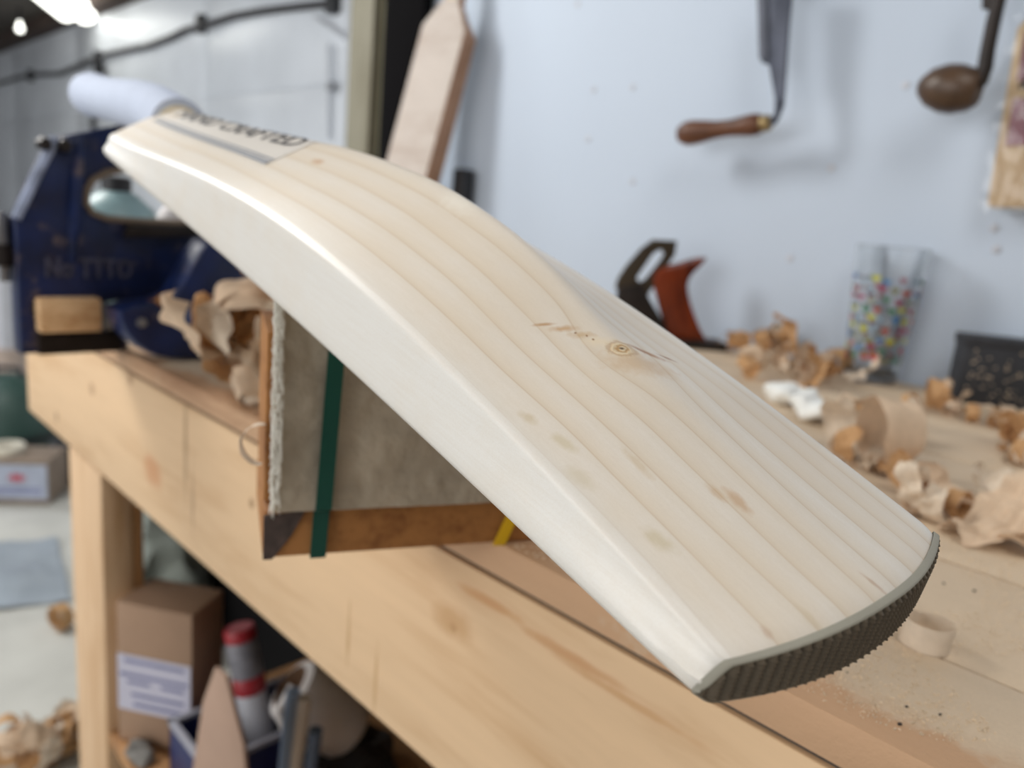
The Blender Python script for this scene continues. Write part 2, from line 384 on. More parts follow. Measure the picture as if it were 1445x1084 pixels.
def blade_mesh(name, mat, parent, toe_round=0.0115, nst=90, back=bback, faces=bface, thk=bthk, L=BL):
    bm = bmesh.new(); rings = []
    st = [0, 0.0008, 0.002, 0.004, 0.007] + [0.012 + (L - 0.024) * i / nst for i in range(nst + 1)] + [L - 0.007, L - 0.003, L - 0.001, L]
    NB = 52
    for i, s in enumerate(st):
        en = min(s, 0.003) / 0.003; en2 = min(L - s, 0.012) / 0.012
        wi = BW - 0.0008 * (1 - en) ** 2 - 0.006 * (1 - math.sqrt(max(0, 1 - (1 - en2) ** 2)))
        sh = 0.0006 * (1 - en) + 0.004 * (1 - math.sqrt(max(0, 1 - (1 - en2) ** 2)))   # lip rounding of toe / shoulder
        f0 = faces(s); c = 0.0048; ed = f0 + thk(s)
        prof = []
        for j in range(NB + 1):
            y = -(wi - c - 0.0010) + 2 * (wi - c - 0.0010) * j / NB
            prof.append((y, back(s, y) - sh))
        lft = [(wi - c - 0.0005, ed - 0.0001 - sh), (wi - c - 0.0001, ed - 0.0004 - sh), (wi - c + 0.0002, ed - 0.0009 - sh), (wi - c + 0.0005, ed - 0.0018 - sh), (wi - c + 0.0011, ed - (ed - f0) * 0.16 - 0.0016 - sh), (wi - 0.0018, f0 + (ed - f0) * 0.5), (wi - 0.0002, f0 + 0.0052), (wi, f0 + 0.0034), (wi - 0.0007, f0 + 0.0014), (wi - 0.0026, f0 + 0.0002)]
        fc = [(wi - 0.006 - 2 * (wi - 0.006) * j / 12, f0 - 0.0008 * (1 - (1 - j / 6) ** 2)) for j in range(13)]
        rgt = [(-y, z) for y, z in reversed(lft)]
        ring = []
        for y, z in prof + lft + fc + rgt:
            q = 1 - min(abs(y) / BW, 1) ** 2
            kt = max(0, 1 - s / 0.06); ke = max(0, 1 - (L - s) / 0.08)
            xs = s - toe_round * q * kt ** 1.5 + 0.012 * q * ke ** 2
            ring.append(bm.verts.new((xs, y, z)))
        rings.append(ring)
    n = len(rings[0])
    for a, b in zip(rings[:-1], rings[1:]):
        for j in range(n): bm.faces.new((a[j], a[(j + 1) % n], b[(j + 1) % n], b[j]))
    for r, flip in ((rings[0], 0), (rings[-1], 1)):
        # close the ends with strips from back to face, so that the curved end stays clean
        NBp = NB + 1; top = r[:NBp]; lf = r[NBp:NBp + 8]; fcx = r[NBp + 8:NBp + 21]; rt = r[NBp + 21:]
        bmesh.ops.triangle_fill(bm, edges=[bm.edges.get((r[j], r[(j + 1) % n])) for j in range(n)], use_beauty=True)
    return finish(bm, name, mat, parent, angle=50)

# ================================================================== SETTING
def struct(o): o['kind'] = 'structure'; return o
struct(span('floor', (-11, -3.2, -0.1), (2.2, 2.0, 0.0), M_floor, None, 0))
struct(span('wall_back', (-1.60, 1.11, 0.0), (2.2, 1.17, 2.30), M_wall, None, 0))
wf = struct(span('wall_far', (-11, 1.93, 0.0), (-1.6, 1.99, 2.30), M_far, None, 0))
struct(span('ceiling', (-11, -3.2, 2.30), (2.2, 2.0, 2.36), M_ceil, None, 0))
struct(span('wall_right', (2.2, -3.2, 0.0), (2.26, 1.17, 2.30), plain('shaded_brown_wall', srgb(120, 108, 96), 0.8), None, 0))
struct(span('wall_left', (-11.1, -3.2, 0.0), (-11.0, 2.0, 2.30), M_far, None, 0))
# sheets of the far wall: seams seen in the photograph
xs = [-10.6, -8.9, -6.9, -4.50, -3.06]
for a, b in zip(xs[:-1], xs[1:]):
    for z0, z1, dy in ((0.02, 0.62, 0.012), (0.625, 1.545, 0.016), (1.55, 2.18, 0.010)):
        span('panel', (a + 0.004, 1.93 - dy, z0), (b - 0.004, 1.931, z1), M_far, wf, 0.002)
span('panel', (-3.056, 1.905, 0.02), (-2.30, 1.931, 2.18), M_white, wf, 0.002)
# diagonal batten, edge frame and a latch near the post
p0 = onY(445, 25, 1.90); p1 = onY(486, 52, 1.90)
tube('batten', [p0, p1], 0.012, M_white, wf, 6)
tube('frame_rail', [onY(463, 62, 1.89), onY(462, 195, 1.89)], 0.012, M_far, wf, 6)
box('latch', onY(466, 122, 1.885), (0.05, 0.012, 0.035), plain('grey_latch', srgb(150, 152, 158), 0.5), wf)
# coving beam where the ceiling meets the wall
struct(span('trim_2', (-11, 1.80, 2.20), (-5.0, 1.93, 2.30), M_beam, None, 0.003))
# olive post at the end of the bench wall
post = struct(span('trim_1', (onY(491, 100, 1.08).x, 1.08, 0.0), (onY(524, 100, 1.08).x - 0.002, 1.17, 2.30), M_olive, None, 0.003))
post2 = struct(span('trim_3', (onY(524, 100, 1.10).x, 1.10, 0.0), (onY(552, 100, 1.10).x, 1.17, 2.30), M_olive_d, None, 0.004))
# filled screw heads on the wall
wb = bpy.data.objects['wall_back']
M_screw = plain('painted_screw', srgb(186, 190, 200), 0.4)
for q in [(838, 127), (893, 123), (830, 196), (815, 6), (893, 256), (1173, 237), (1403, 322), (1406, 352), (1115, 364), (1278, 120)]:
    P = onY(q[0], q[1], 1.11)
    finish(bm_lathe(bmesh.new(), [(0.0, -0.0022), (0.003, -0.002), (0.0052, -0.0012), (0.006, 0.001)], P, (0, 1, 0), 16), 'screw_head', M_screw, wb, world=True)

# ================================================================== WORKBENCH
D = 0.27
bench = thing('workbench', 'long pine workbench with deep front apron and sawdust covered plank top', 'workbench', (0, 0.7, 0))
ys = [D, 0.352, 0.474, 0.60, 0.73, 0.86, 0.985, 1.106]
for i, (a, b) in enumerate(zip(ys[:-1], ys[1:])):
    o = span('top_plank', (-1.246, a + (0.0 if i == 0 else 0.0008), HB - 0.0188), (1.3, b - 0.0008, HB - 0.0006 * (i % 2)), M_plank, None, 0.0012)
    o.parent = bench; o.location = Vector(o.location) - Vector(bench.location)
    # material reads object space: keep the mesh in world coordinates
    off = Vector(o.location) + Vector(bench.location)
    o.data.transform(Matrix.Translation(off)); o.location = -Vector(bench.location)
def bench_part(o):
    off = Vector(o.location) + Vector(bench.location); o.data.transform(Matrix.Translation(off)); o.location = -Vector(bench.location); return o
bench_part(span('joint_strip', (-1.24, D + 0.0035, HB - 0.024), (1.3, D + 0.02, HB - 0.017), M_gap, bench, 0))
bench_part(span('apron', (-1.246, D, 0.688), (1.3, D + 0.034, HB - 0.0216), M_apron, bench, 0.0015))
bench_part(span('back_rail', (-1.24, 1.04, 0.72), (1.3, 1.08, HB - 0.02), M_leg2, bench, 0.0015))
for x in (-1.05, 0.95):
    bench_part(span('leg', (x, D + 0.0, 0.0), (x + 0.125, D + 0.035, 0.686), M_leg, bench, 0.002))
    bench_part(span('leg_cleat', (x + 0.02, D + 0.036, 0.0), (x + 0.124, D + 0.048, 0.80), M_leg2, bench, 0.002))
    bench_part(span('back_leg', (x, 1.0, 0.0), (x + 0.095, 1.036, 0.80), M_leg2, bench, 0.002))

# ================================================================== THE BAT
bat = thing('cricket_bat', 'pale unvarnished cricket bat with a knot, lying back up across the padded block', 'cricket bat', BT)
bat.matrix_world = Matrix.Translation(BT) @ BM.to_4x4()
bat.rotation_mode = 'XYZ'
blade = blade_mesh('blade', M_bat, bat)
# rubber toe guard, ribbed on its outer face
M_rub = plain('grey_toe_rubber', srgb(152, 149, 136), 0.55, var=0.05, scale=60, bump=0.15, bscale=900, bdist=0.0003)
M_tread_shade = plain('shade_dark_tread', srgb(92, 82, 68), 0.6, var=0.1, scale=200)
def toe_guard():
    bm = bmesh.new(); NT, NN = 420, 44; TH = 0.0018
    grid = []
    for i in range(NT + 1):
        a = -1 + 2 * i / NT; y = a * (BW + 0.0002)
        xs0 = -0.0115 * (1 - min(abs(y) / BW, 1) ** 2)
        f0 = bface(0) - 0.0003 - 0.0008 * (1 - a * a); ay = abs(y)
        top = bback(0, y) if ay < BW - 0.0052 else bface(0) + bthk(0) - 0.0002
        if ay > BW - 0.005:                      # sloping side of the blade
            u = (ay - (BW - 0.005)) / 0.0052; top = top - (top - f0 - 0.0030) * u ** 1.3
        lo = f0 + (0.0026 * max(0, (ay - (BW - 0.004)) / 0.0042) ** 2)
        col = []
        for j in range(NN + 1):
            v = j / NN; z = lo + (top - lo) * v
            d = min(z - lo, top - z, (BW + 0.0003 - ay) * 0.9)
            rim = min(max((d - 0.0005) / 0.0004, 0), 1) if top - lo > 0.002 else 0
            ph = (y / 0.0030); rib = (0.5 + 0.5 * math.cos(2 * math.pi * ph)) ** 0.6
            bead = 0.5 + 0.5 * math.cos(2 * math.pi * z / 0.00125)
            out = TH + rim * (-0.0013 + 0.0019 * rib + 0.0004 * bead)
            if ay > BW - 0.0015: out -= 0.0012 * ((ay - (BW - 0.0015)) / 0.0017) ** 2
            nx = Vector((-1, 2 * 0.0115 * y / BW ** 2 * -1, 0)).normalized()
            base = Vector((xs0, y, z))
            col.append(bm.verts.new(base + nx * out))
        # two more points: back to the blade on both rims
        nx = Vector((-1, 2 * 0.0115 * y / BW ** 2 * -1, 0)).normalized()
        eT = bm.verts.new(Vector((xs0, y, top + 0.0002)) + nx * (TH - 0.0005)); bT = bm.verts.new(Vector((xs0 + 0.0004, y, top + 0.0001)))
        eB = bm.verts.new(Vector((xs0, y, lo - 0.0002)) + nx * (TH - 0.0005)); bB = bm.verts.new(Vector((xs0 + 0.0004, y, lo - 0.0001)))
        grid.append([bB, eB] + col + [eT, bT])
    for a, b in zip(grid[:-1], grid[1:]):
        for j in range(len(a) - 1): bm.faces.new((a[j], a[j + 1], b[j + 1], b[j]))
    bm.faces.new(grid[0]); bm.faces.new(grid[-1])
    return bm
tg = finish(toe_guard(), 'toe_guard', M_rub, bat, angle=75); tg['label'] = 'grey ribbed rubber toe guard'
tg.data.materials.append(M_tread_shade)
for p in tg.data.polygons:      # shade on the moulded tread is painted in as a darker, browner colour
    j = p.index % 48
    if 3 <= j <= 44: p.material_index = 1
# handle: cane root, rubber grip
HS, HN = 0.555, 0.0165
M_cane = plain('cane_handle', srgb(214, 200, 172), 0.5, var=0.08, scale=60)
M_grip = plain('pale_blue_rubber_grip', srgb(200, 210, 230), 0.85, var=0.03, scale=40, spec=0.15, bump=0.5, bscale=260, bdist=0.0008)
bm = bmesh.new(); prof = []
pts = [(0.535, 0.013), (0.548, 0.0172), (0.566, 0.0182), (0.59, 0.0178)]
bm_tube(bm, [(s, 0, HN + 0.002) for s, r in pts], [r for s, r in pts], 24)
finish(bm, 'cane_splice', M_cane, bat)
g = []
for i in range(61):
    u = i / 60; s = 0.549 + u * 0.298
    r = 0.0196 + 0.0010 * math.sin(u * 2.2) - 0.0012 * u + (0.0014 * math.exp(-((u - 0.97) / 0.05) ** 2)) + 0.0006 * math.exp(-((u - 0.015) / 0.015) ** 2)
    r += 0.0012 * math.exp(-((u - 0.9) / 0.12) ** 2); r += 0.00025 * math.cos(u * 2 * math.pi * 30)
    g.append((s, r))
g += [(0.8490, 0.0188), (0.8525, 0.0160), (0.855, 0.0110), (0.8555, 0.004)]
bm = bmesh.new(); bm_tube(bm, [(s, 0, lerp_tab([(0.54, 0.0205), (0.60, 0.0215), (0.65, 0.0180), (0.70, 0.0122), (0.75, 0.0060), (0.80, 0.0010), (0.842, -0.0030), (0.88, -0.0058)], s)) for s, r in g], [r for s, r in g], 28)
finish(bm, 'rubber_grip', M_grip, bat)['label'] = 'pale blue rubber grip'
# maker's label on the back, just below the shoulders
M_label = plain('clear_grey_label', srgb(224, 219, 212), 0.35, var=0.02)
M_stripe = plain('grey_stripe_print', srgb(142, 146, 154), 0.4, var=0.03)
M_ink = plain('charcoal_ink', srgb(72, 70, 72), 0.5, var=0.03)
def sheet(name, s0, s1, y0f, y1f, lift, mat, parent, ns=60, ny=30):
    bm = bmesh.new(); g = []
    for i in range(ns + 1):
        row = []
        for j in range(ny + 1):
            v = j / ny; s = s0(v) + (s1(v) - s0(v)) * i / ns
            y = y0f(s) + (y1f(s) - y0f(s)) * v
            row.append(bm.verts.new((s, y, bback(s, y) + lift)))
        g.append(row)
    for a, b in zip(g[:-1], g[1:]):
        for j in range(ny): bm.faces.new((a[j], a[j + 1], b[j + 1], b[j]))
    return finish(bm, name, mat, parent)
la = pix_bat(372, 234); lb = pix_bat(438, 206); lc = pix_bat(214, 172)
# bottom edge of the label runs from la (left) over the ridge; the left edge from la up to lc
def yl(s): return la[1] + (lc[1] - la[1]) * (s - la[0]) / (lc[0] - la[0])
lab = sheet('label_sheet', lambda v: la[0], lambda v: 0.538, lambda s: yl(s), lambda s: -yl(s), 0.00025, M_label, bat)
lab['label'] = 'clear rectangular label'
sheet('printed_stripe', lambda v: la[0] + 0.0008, lambda v: 0.536, lambda s: yl(s) - 0.0008, lambda s: yl(s) - 0.0038, 0.0005, M_stripe, lab, 60, 4)
sheet('printed_stripe', lambda v: la[0] + 0.0008, lambda v: 0.536, lambda s: yl(s) - 0.0047, lambda s: yl(s) - 0.0060, 0.0005, M_stripe, lab, 60, 4)
sheet('printed_stripe', lambda v: la[0] + 0.0008, lambda v: 0.536, lambda s: -yl(s) + 0.0060, lambda s: -yl(s) + 0.0008, 0.0005, M_stripe, lab, 60, 4)
ta = pix_bat(250, 160); tb = pix_bat(425, 203)
bm = text_mesh('HAND CRAFTED', 0.016, 0, 0.0003)
x0 = min(v.co.x for v in bm.verts); x1 = max(v.co.x for v in bm.verts)
s_start, s_end = 0.525, la[0] + 0.008
for v in bm.verts: v.co = Vector((s_start + (v.co.x - x0) / (x1 - x0) * (s_end - s_start), 0.0100 - v.co.y, 0))
for i in range(1, 60):
    sx_ = la[0] + (0.53 - la[0]) * i / 60
    bmesh.ops.bisect_plane(bm, geom=bm.verts[:] + bm.edges[:] + bm.faces[:], plane_co=(sx_, 0, 0), plane_no=(1, 0, 0))
for i in range(-7, 8):
    bmesh.ops.bisect_plane(bm, geom=bm.verts[:] + bm.edges[:] + bm.faces[:], plane_co=(0, i * 0.0012, 0), plane_no=(0, 1, 0))
for v in bm.verts: v.co.z = bback(v.co.x, v.co.y) + 0.0006
finish(bm, 'printed_lettering', M_ink, lab, smooth=False)

# ================================================================== FELT BLOCK UNDER THE BAT
A = onZ(370, 790); B_ = onZ(735, 765)
E1 = (B_ - A); E1.z = 0; E1.normalize(); E2 = Vector((-E1.y, E1.x, 0)); EZ = Vector((0, 0, 1))
def bat_under(P):   # height of the bat's face above a bench point
    # plane through the face centre line; z such that local n = face
    best = None
    n = BM.col[2]; s0 = (Vector((P.x, P.y, 0)) - Vector((BT.x, BT.y, 0))).dot(Vector((BM[0][0], BM[1][0], 0)).normalized())
    s = max(0, min(BL, s0 / math.hypot(BM[0][0], BM[1][0])))
    O = BT + n * (bface(s) - 0.0008)
    return O.z - (n.x * (P.x - O.x) + n.y * (P.y - O.y)) / n.z
LEN = 0.150; DEP = 0.085
M_cwood = wood('stained_block_wood', srgb(168, 116, 66), srgb(122, 76, 40), axis=0, scale=40, stretch=6)
M_felt = plain('grey_felt', srgb(172, 160, 142), 0.95, var=0.16, scale=30, bump=0.7, bscale=90, bdist=0.003)
M_green = plain('green_strap', srgb(10, 74, 62), 0.35, var=0.08)
M_yellow = plain('yellow_strap', srgb(214, 170, 20), 0.4)
cr = thing('padded_block', 'felt padded wooden block under the bat, strapped with a green band', 'support block', A)
def cpt(a, b, z): return A + E1 * a + E2 * b + EZ * z
ztop = bat_under(cpt(0.01, 0.002, 0)) - HB
ztopR = bat_under(cpt(LEN - 0.01, 0.002, 0)) - HB
# base board
box('base_board', cpt(LEN / 2, DEP / 2, 0.0125), (LEN, DEP, 0.025), M_cwood, cr, (E1, E2, EZ), 0.0025)
slab('end_grain_corner', [cpt(*q_) for q_ in [(0.0002, -0.0012, 0.0004), (0.0002, -0.0012, 0.0225), (0.0190, -0.0012, 0.0240), (0.0130, -0.0012, 0.0120), (0.0045, -0.0012, 0.0004)]], [], E2 * 0.0014, plain('dark_end_grain', srgb(74, 62, 58), 0.7, var=0.4, scale=160), cr)
# wooden core
box('core_block', cpt(LEN / 2, DEP / 2 + 0.004, (0.0255 + ztop - 0.02) / 2), (LEN - 0.001, DEP - 0.010, ztop - 0.022 - 0.0255 + 0.002), M_cwood, cr, (E1, E2, EZ), 0.001)
# felt: front sheet with its lower fold and top sheet, one continuous cloth
def felt():
    bm = bmesh.new(); NA, path = 70, []
    n1, n2 = 44, 26
    for i in range(n1 + 1): path.append((-0.0035, 0.027 + i / n1 * 1.0, 'z'))
    rings = []
    for ia in range(NA + 1):
        a = 0.0042 + (LEN - 0.006) * ia / NA; zt = ztop + (ztopR - ztop) * a / LEN - 0.0012
        if ia < 3: zt += (3 - ia) * 0.0012
        outer = []
        for i in range(n1 + 1):
            z = 0.0262 + (zt - 0.003 - 0.0262) * i / n1
            fold = 0.0020 * math.exp(-((z - 0.040) / 0.0035) ** 2) * (a / LEN)
            b = -0.0048 - fold - (0.0012 if z < 0.036 + 0.02 * a else 0)
            p = cpt(a, b, z); b += noise.noise(p * 45) * 0.0022 + noise.noise(p * 150) * 0.0008
            outer.append((a, b, z))
        for i in range(1, 5):
            t = i / 5 * math.pi / 2; outer.append((a, -0.0048 + 0.003 * (1 - math.cos(t)), zt - 0.003 + 0.003 * math.sin(t)))
        for i in range(n2 + 1):
            b = -0.0015 + (DEP + 0.0015) * i / n2; outer.append((a, b, zt + min(0, 0) + noise.noise(Vector((a * 80, b * 80, 3))) * 0.0005))
        rings.append(outer)
    vo = [[bm.verts.new(cpt(*p)) for p in r] for r in rings]
    vi = []
    for r in rings:
        row = []
        for k_, (a, b, z) in enumerate(r):
            zt = r[-1][2]
            if k_ <= n1: row.append(bm.verts.new(cpt(a, -0.0008, min(z, zt - 0.0055))))
            elif k_ <= n1 + 4: row.append(bm.verts.new(cpt(a, -0.0008 + 0.0004 * (k_ - n1), zt - 0.0055)))
            else: row.append(bm.verts.new(cpt(a, max(b, 0.001 + 0.0002 * (k_ - n1)), zt - 0.0055)))
        vi.append(row)
    n = len(rings[0])
    for i in range(NA):
        for j in range(n - 1):
            bm.faces.new((vo[i][j], vo[i][j + 1], vo[i + 1][j + 1], vo[i + 1][j]))
            bm.faces.new((vi[i][j], vi[i + 1][j], vi[i + 1][j + 1], vi[i][j + 1]))
        bm.faces.new((vo[i][0], vo[i + 1][0], vi[i + 1][0], vi[i][0])); bm.faces.new((vo[i][-1], vi[i][-1], vi[i + 1][-1], vo[i + 1][-1]))
    for i in (0, NA):
        for j in range(n - 1): bm.faces.new((vo[i][j], vo[i][j + 1], vi[i][j + 1], vi[i][j]))
    return bm
finish(felt(), 'felt_pad', M_felt, cr, world=True, angle=60)
# frayed left edge of the felt, the light on it painted near white
M_fray = plain('lit_felt_fray', srgb(238, 236, 228), 0.95)
bm = bmesh.new()
for i in range(900):
    z = random.uniform(0.027, ztop + 0.001); p = cpt(random.uniform(0.0028, 0.0072), random.uniform(-0.0085, -0.0005), z)
    q = p + E1 * random.uniform(-0.0012, 0.0005) - E2 * random.uniform(-0.001, 0.0008) + EZ * random.uniform(-0.007, 0.007)
    bm_tube(bm, [p, (p + q) / 2 - E2 * random.uniform(0, 0.0006), q], [0.00026, 0.00024, 0.0001], 4)
setp(finish(bm, 'felt_fray', M_fray, cr, world=True), kind='stuff')
def strap(name, p_top, p_bot, wid, mat, th=0.0012):
    a0 = (p_top - A).dot(E1); a1 = (p_bot - A).dot(E1); z0 = (p_top.z - HB); z1 = (p_bot.z - HB)
    bm = bmesh.new(); rows = []
    k_ = (a0 - a1) / (z0 - z1); zt = ztop + (ztopR - ztop) * a0 / LEN
    pathp = [(a1 + k_ * (z - z1), -0.0092 if z > 0.026 else -0.0028, z) for z in [0.0002, 0.012, 0.022, 0.0245, 0.0275, 0.04, 0.07, 0.1, zt - 0.003]]
    pathp += [(a0 + k_ * 0.006, -0.006, zt + 0.0002 - 0.0008), (a0 + k_ * 0.006, 0.0, zt - 0.0004)]
    for (a, b, z) in pathp:
        rows.append([bm.verts.new(cpt(a + dx_, b + db, z)) for dx_, db in ((-wid / 2, 0), (wid / 2, 0), (wid / 2, th), (-wid / 2, th))])
    for r, q in zip(rows[:-1], rows[1:]):
        for j in range(4): bm.faces.new((r[j], r[(j + 1) % 4], q[(j + 1) % 4], q[j]))
    bm.faces.new(rows[0]); bm.faces.new(rows[-1])
    return finish(bm, name, mat, cr, world=True)
def onC(px, py):     # front plane of the block
    r = ray(px, py); nrm = E2; P = cpt(0, -0.006, 0); return CAM + r * ((P - CAM).dot(nrm) / r.dot(nrm))
s_ = strap('green_band', onC(472, 520), onC(450, 785), 0.0075, M_green); s_['label'] = 'dark green band'
s_ = strap('yellow_band', onC(722, 742), onC(706, 776), 0.0065, M_yellow); s_['label'] = 'yellow band'

# ================================================================== BLUE VICE
VX = -0.84
def worn_blue():
    m, nt, b = newmat('blue_enamel'); k = N(nt); v = k.coord()
    col = k.ramp(k.noise(v, 25, 4), [(0.3, srgb(5, 18, 50)), (0.7, srgb(12, 36, 88))])
    col = k.mix(k.ramp(k.noise(v, 38, 5, 0.7), [(0.56, 0.0), (0.70, 0.75)]), col, srgb(112, 96, 90))
    nt.links.new(col, b.inputs['Base Color']); b.inputs['Roughness'].default_value = 0.42
    nt.links.new(k.bump(k.noise(v, 70, 4), 0.35, 0.003), b.inputs['Normal']); return m
M_blue = worn_blue()
M_blue_lit = plain('lit_blue_enamel', srgb(160, 172, 200), 0.5, var=0.4, scale=30)
M_iron = plain('dark_iron', srgb(44, 38, 36), 0.5, metal=0.5, var=0.3, scale=40, bump=0.3)
M_rust = plain('rusty_steel', srgb(122, 78, 36), 0.6, metal=0.3, var=0.3, scale=60)
M_steel = plain('grey_steel', srgb(150, 152, 156), 0.35, metal=0.7, var=0.1)
def vp(px, py, dx=0.0):
    p = onX(px, py, VX); p.x += dx; return p
vice = thing('bench_vice', 'large blue cast iron vice clamped at the far end of the bench', 'vice', (VX, 0.28, HB))
outer = [vp(*q) for q in [(75, 195), (110, 187), (145, 181), (200, 172), (262, 210), (300, 270), (303, 330), (290, 352), (268, 385), (241, 420), (172, 424), (143, 428), (95, 428), (88, 422), (48, 422), (45, 436), (56, 470), (62, 474), (170, 466), (184, 490), (38, 505), (30, 500), (28, 470), (25, 400), (22, 308)]]
for p in outer: p.z = max(p.z, HB + 0.001)
hole = [vp(*q) for q in [(122, 270), (130, 254), (150, 243), (185, 238), (225, 250), (262, 275), (285, 300), (290, 314), (250, 315), (190, 312), (150, 308), (130, 300), (121, 286)]]
slab('front_casting', outer, [hole], (-0.028, 0, 0), M_blue, vice, bev=0.002)
# left flange standing proud, its caught light painted in as pale blue
tube('edge_rib', [vp(78, 194, 0.002), vp(50, 250, 0.002), vp(22, 308, 0.002)], 0.0045, M_blue_lit, vice, 8)
tube('edge_rib', [vp(112, 196, 0.003), vp(108, 250, 0.003), vp(104, 320, 0.003), vp(100, 372, 0.003)], [0.002, 0.006, 0.006, 0.002], M_blue, vice, 8)
tube('hole_rim', [h + Vector((0.001, 0, 0)) for h in hole] + [hole[0] + Vector((0.001, 0, 0))], 0.0035, plain('tan_worn_paint', srgb(128, 112, 96), 0.6), vice, 8)
for q in ((60, 203), (88, 205)):
    lathe('bolt_head', [(0, 0.012), (0.0055, 0.012), (0.0065, 0.009), (0.0065, 0)], M_iron, vice, vp(q[0], q[1], -0.001), (1, 0, 0), 6)
# ledge under the hole
slab('cast_ledge', [vp(175, 316, 0.001), vp(292, 318, 0.001), vp(292, 332, 0.001), vp(172, 334, 0.001)], [], (0.012, 0, 0), M_iron, vice, bev=0.001)
# rounded drum behind, the sliding jaw body
by = vp(270, 430).y; bz = vp(270, 430).z
drum = [onX(q_[0], q_[1], -0.765) for q_ in [(243, 425), (262, 395), (280, 360), (300, 335), (345, 345), (400, 430), (400, 470), (372, 500), (335, 514), (290, 517), (250, 514), (215, 502), (188, 484), (172, 458), (168, 434)]]
for p in drum: p.z = max(p.z, HB + 0.002)
slab('drum_body', drum, [], (-0.045, 0, 0), M_blue, vice, bev=0.005, smooth_it=1)
lathe('drum_boss', [(0.0, 0.014), (0.022, 0.013), (0.028, 0.008), (0.030, 0.0)], M_blue, vice, onX(300, 450, -0.765), (1, 0, 0), 32)
# lever with rusty knob
tube('lever', [vp(165, 428, 0.004), onX(228, 425, -0.77)], 0.0026, M_rust, vice, 8)
lathe('lever_knob', [(0, -0.007), (0.005, -0.006), (0.0075, 0), (0.005, 0.006), (0, 0.007)], M_rust, vice, onX(231, 425, -0.768), (1, 0, 0), 16)
lathe('small_bolt', [(0, 0.006), (0.004, 0.005), (0.005, 0)], M_steel, vice, onX(199, 455, -0.766), (1, 0, 0), 12)
# jaw: serrated dark strip and the bit of timber gripped above it
jb = bmesh.new(); pA, pB = vp(52, 474), vp(168, 468); nt_ = 46
for i in range(nt_):
    c0 = pA.lerp(pB, (i + 0.5) / nt_); wj = (pB.y - pA.y) / nt_
    bm_box(jb, (VX + 0.003, c0.y, HB + 0.0105), (0.010, wj * 0.62, 0.019), None, 0)
bm_box(jb, (VX - 0.008, (pA.y + pB.y) / 2, HB + 0.0105), (0.020, pB.y - pA.y, 0.0205), None, 0.0008)
finish(jb, 'serrated_jaw', M_iron, vice, world=True)
slab('steel_bracket', [vp(*q, 0.002) for q in [(142, 430), (166, 430), (170, 466), (148, 466)]], [], (-0.02, 0, 0), M_steel, vice, bev=0.001)
# raised lettering
M_blue_l = plain('rubbed_blue_letters', srgb(66, 66, 86), 0.5, var=0.4, scale=120)
bm = text_mesh('No TTTO', 0.03, 0.0016, 0.0006)
x0 = min(v.co.x for v in bm.verts); x1 = max(v.co.x for v in bm.verts); y1 = max(v.co.y for v in bm.verts)
L0, L1 = vp(64, 390), vp(186, 392); Lt = vp(64, 362)
for v in bm.verts:
    u = (v.co.x - x0) / (x1 - x0); h = v.co.y / y1
    v.co = Vector((VX + 0.001 + v.co.z, L0.y + (L1.y - L0.y) * u, L0.z + (L1.z - L0.z) * u + (Lt.z - L0.z) * h))
finish(bm, 'raised_lettering', M_blue_l, vice, smooth=False, world=True)
# spindle at the left, seen end on
tube('spindle', [vp(8, 300, -0.02), vp(8, 345, -0.02), vp(12, 400, -0.02)], [0.005, 0.008, 0.006], M_steel, vice, 12)
lathe('spindle_nut', [(0, 0.012), (0.011, 0.010), (0.012, 0), (0.011, -0.010), (0, -0.012)], M_iron, vice, vp(9, 362, -0.02), (0, 0, 1), 8)
box('spindle_bracket', vp(15, 330, -0.03), (0.012, 0.02, 0.03), M_iron, vice)
# timber offcut held in the vice
pc = (vp(95, 447))
off = finish(bm_box(bmesh.new(), Vector((VX - 0.012, pc.y, HB + 0.040)), (0.055, vp(143, 440).y - vp(46, 440).y - 0.006, 0.034), None, 0.003), 'timber_offcut', wood('rough_offcut', srgb(222, 184, 140), srgb(190, 142, 96), axis=1, scale=60, stretch=3), None, world=True)
setp(off, 'small rough timber offcut gripped above the serrated jaw of the blue vice', 'offcut')
# things seen through the oval hole: teal bottle and white bag standing behind the vice
bx = VX - 0.22
def teal_bottle():
    P = onX(165, 300, bx); b = thing('teal_bottle', 'pale teal plastic bottle seen through the oval hole of the vice', 'bottle', (P.x, P.y, HB))
    m = plain('pale_teal_plastic', srgb(140, 168, 172), 0.4)
    lathe('bottle_body', [(0, 0), (0.045, 0.001), (0.05, 0.008), (0.05, 0.11), (0.044, 0.14), (0.024, 0.158), (0.016, 0.162), (0.016, 0.168)], m, b, (P.x, P.y, HB), seg=28)
    lathe('bottle_cap', [(0.0175, 0.160), (0.0178, 0.178), (0.012, 0.180), (0, 0.180)], M_dark, b, (P.x, P.y, HB), seg=20)
teal_bottle()
P = onX(215, 300, bx - 0.02)
bm = bmesh.new(); bmesh.ops.create_icosphere(bm, subdivisions=4, radius=0.05)
for v in bm.verts:
    v.co = Vector((v.co.x * 0.8, v.co.y * 0.85, (v.co.z + 0.05) * 1.6)); v.co += noise.noise_vector(v.co * 30) * 0.012; v.co.z = max(0.0005, v.co.z)
bmesh.ops.translate(bm, verts=bm.verts, vec=Vector((P.x - 0.02, P.y + 0.045, HB)))
setp(finish(bm, 'crumpled_bag', plain('off_white_bag', srgb(206, 200, 200), 0.6), None, world=True), 'crumpled off-white bag standing behind the vice, right of the teal bottle', 'bag')

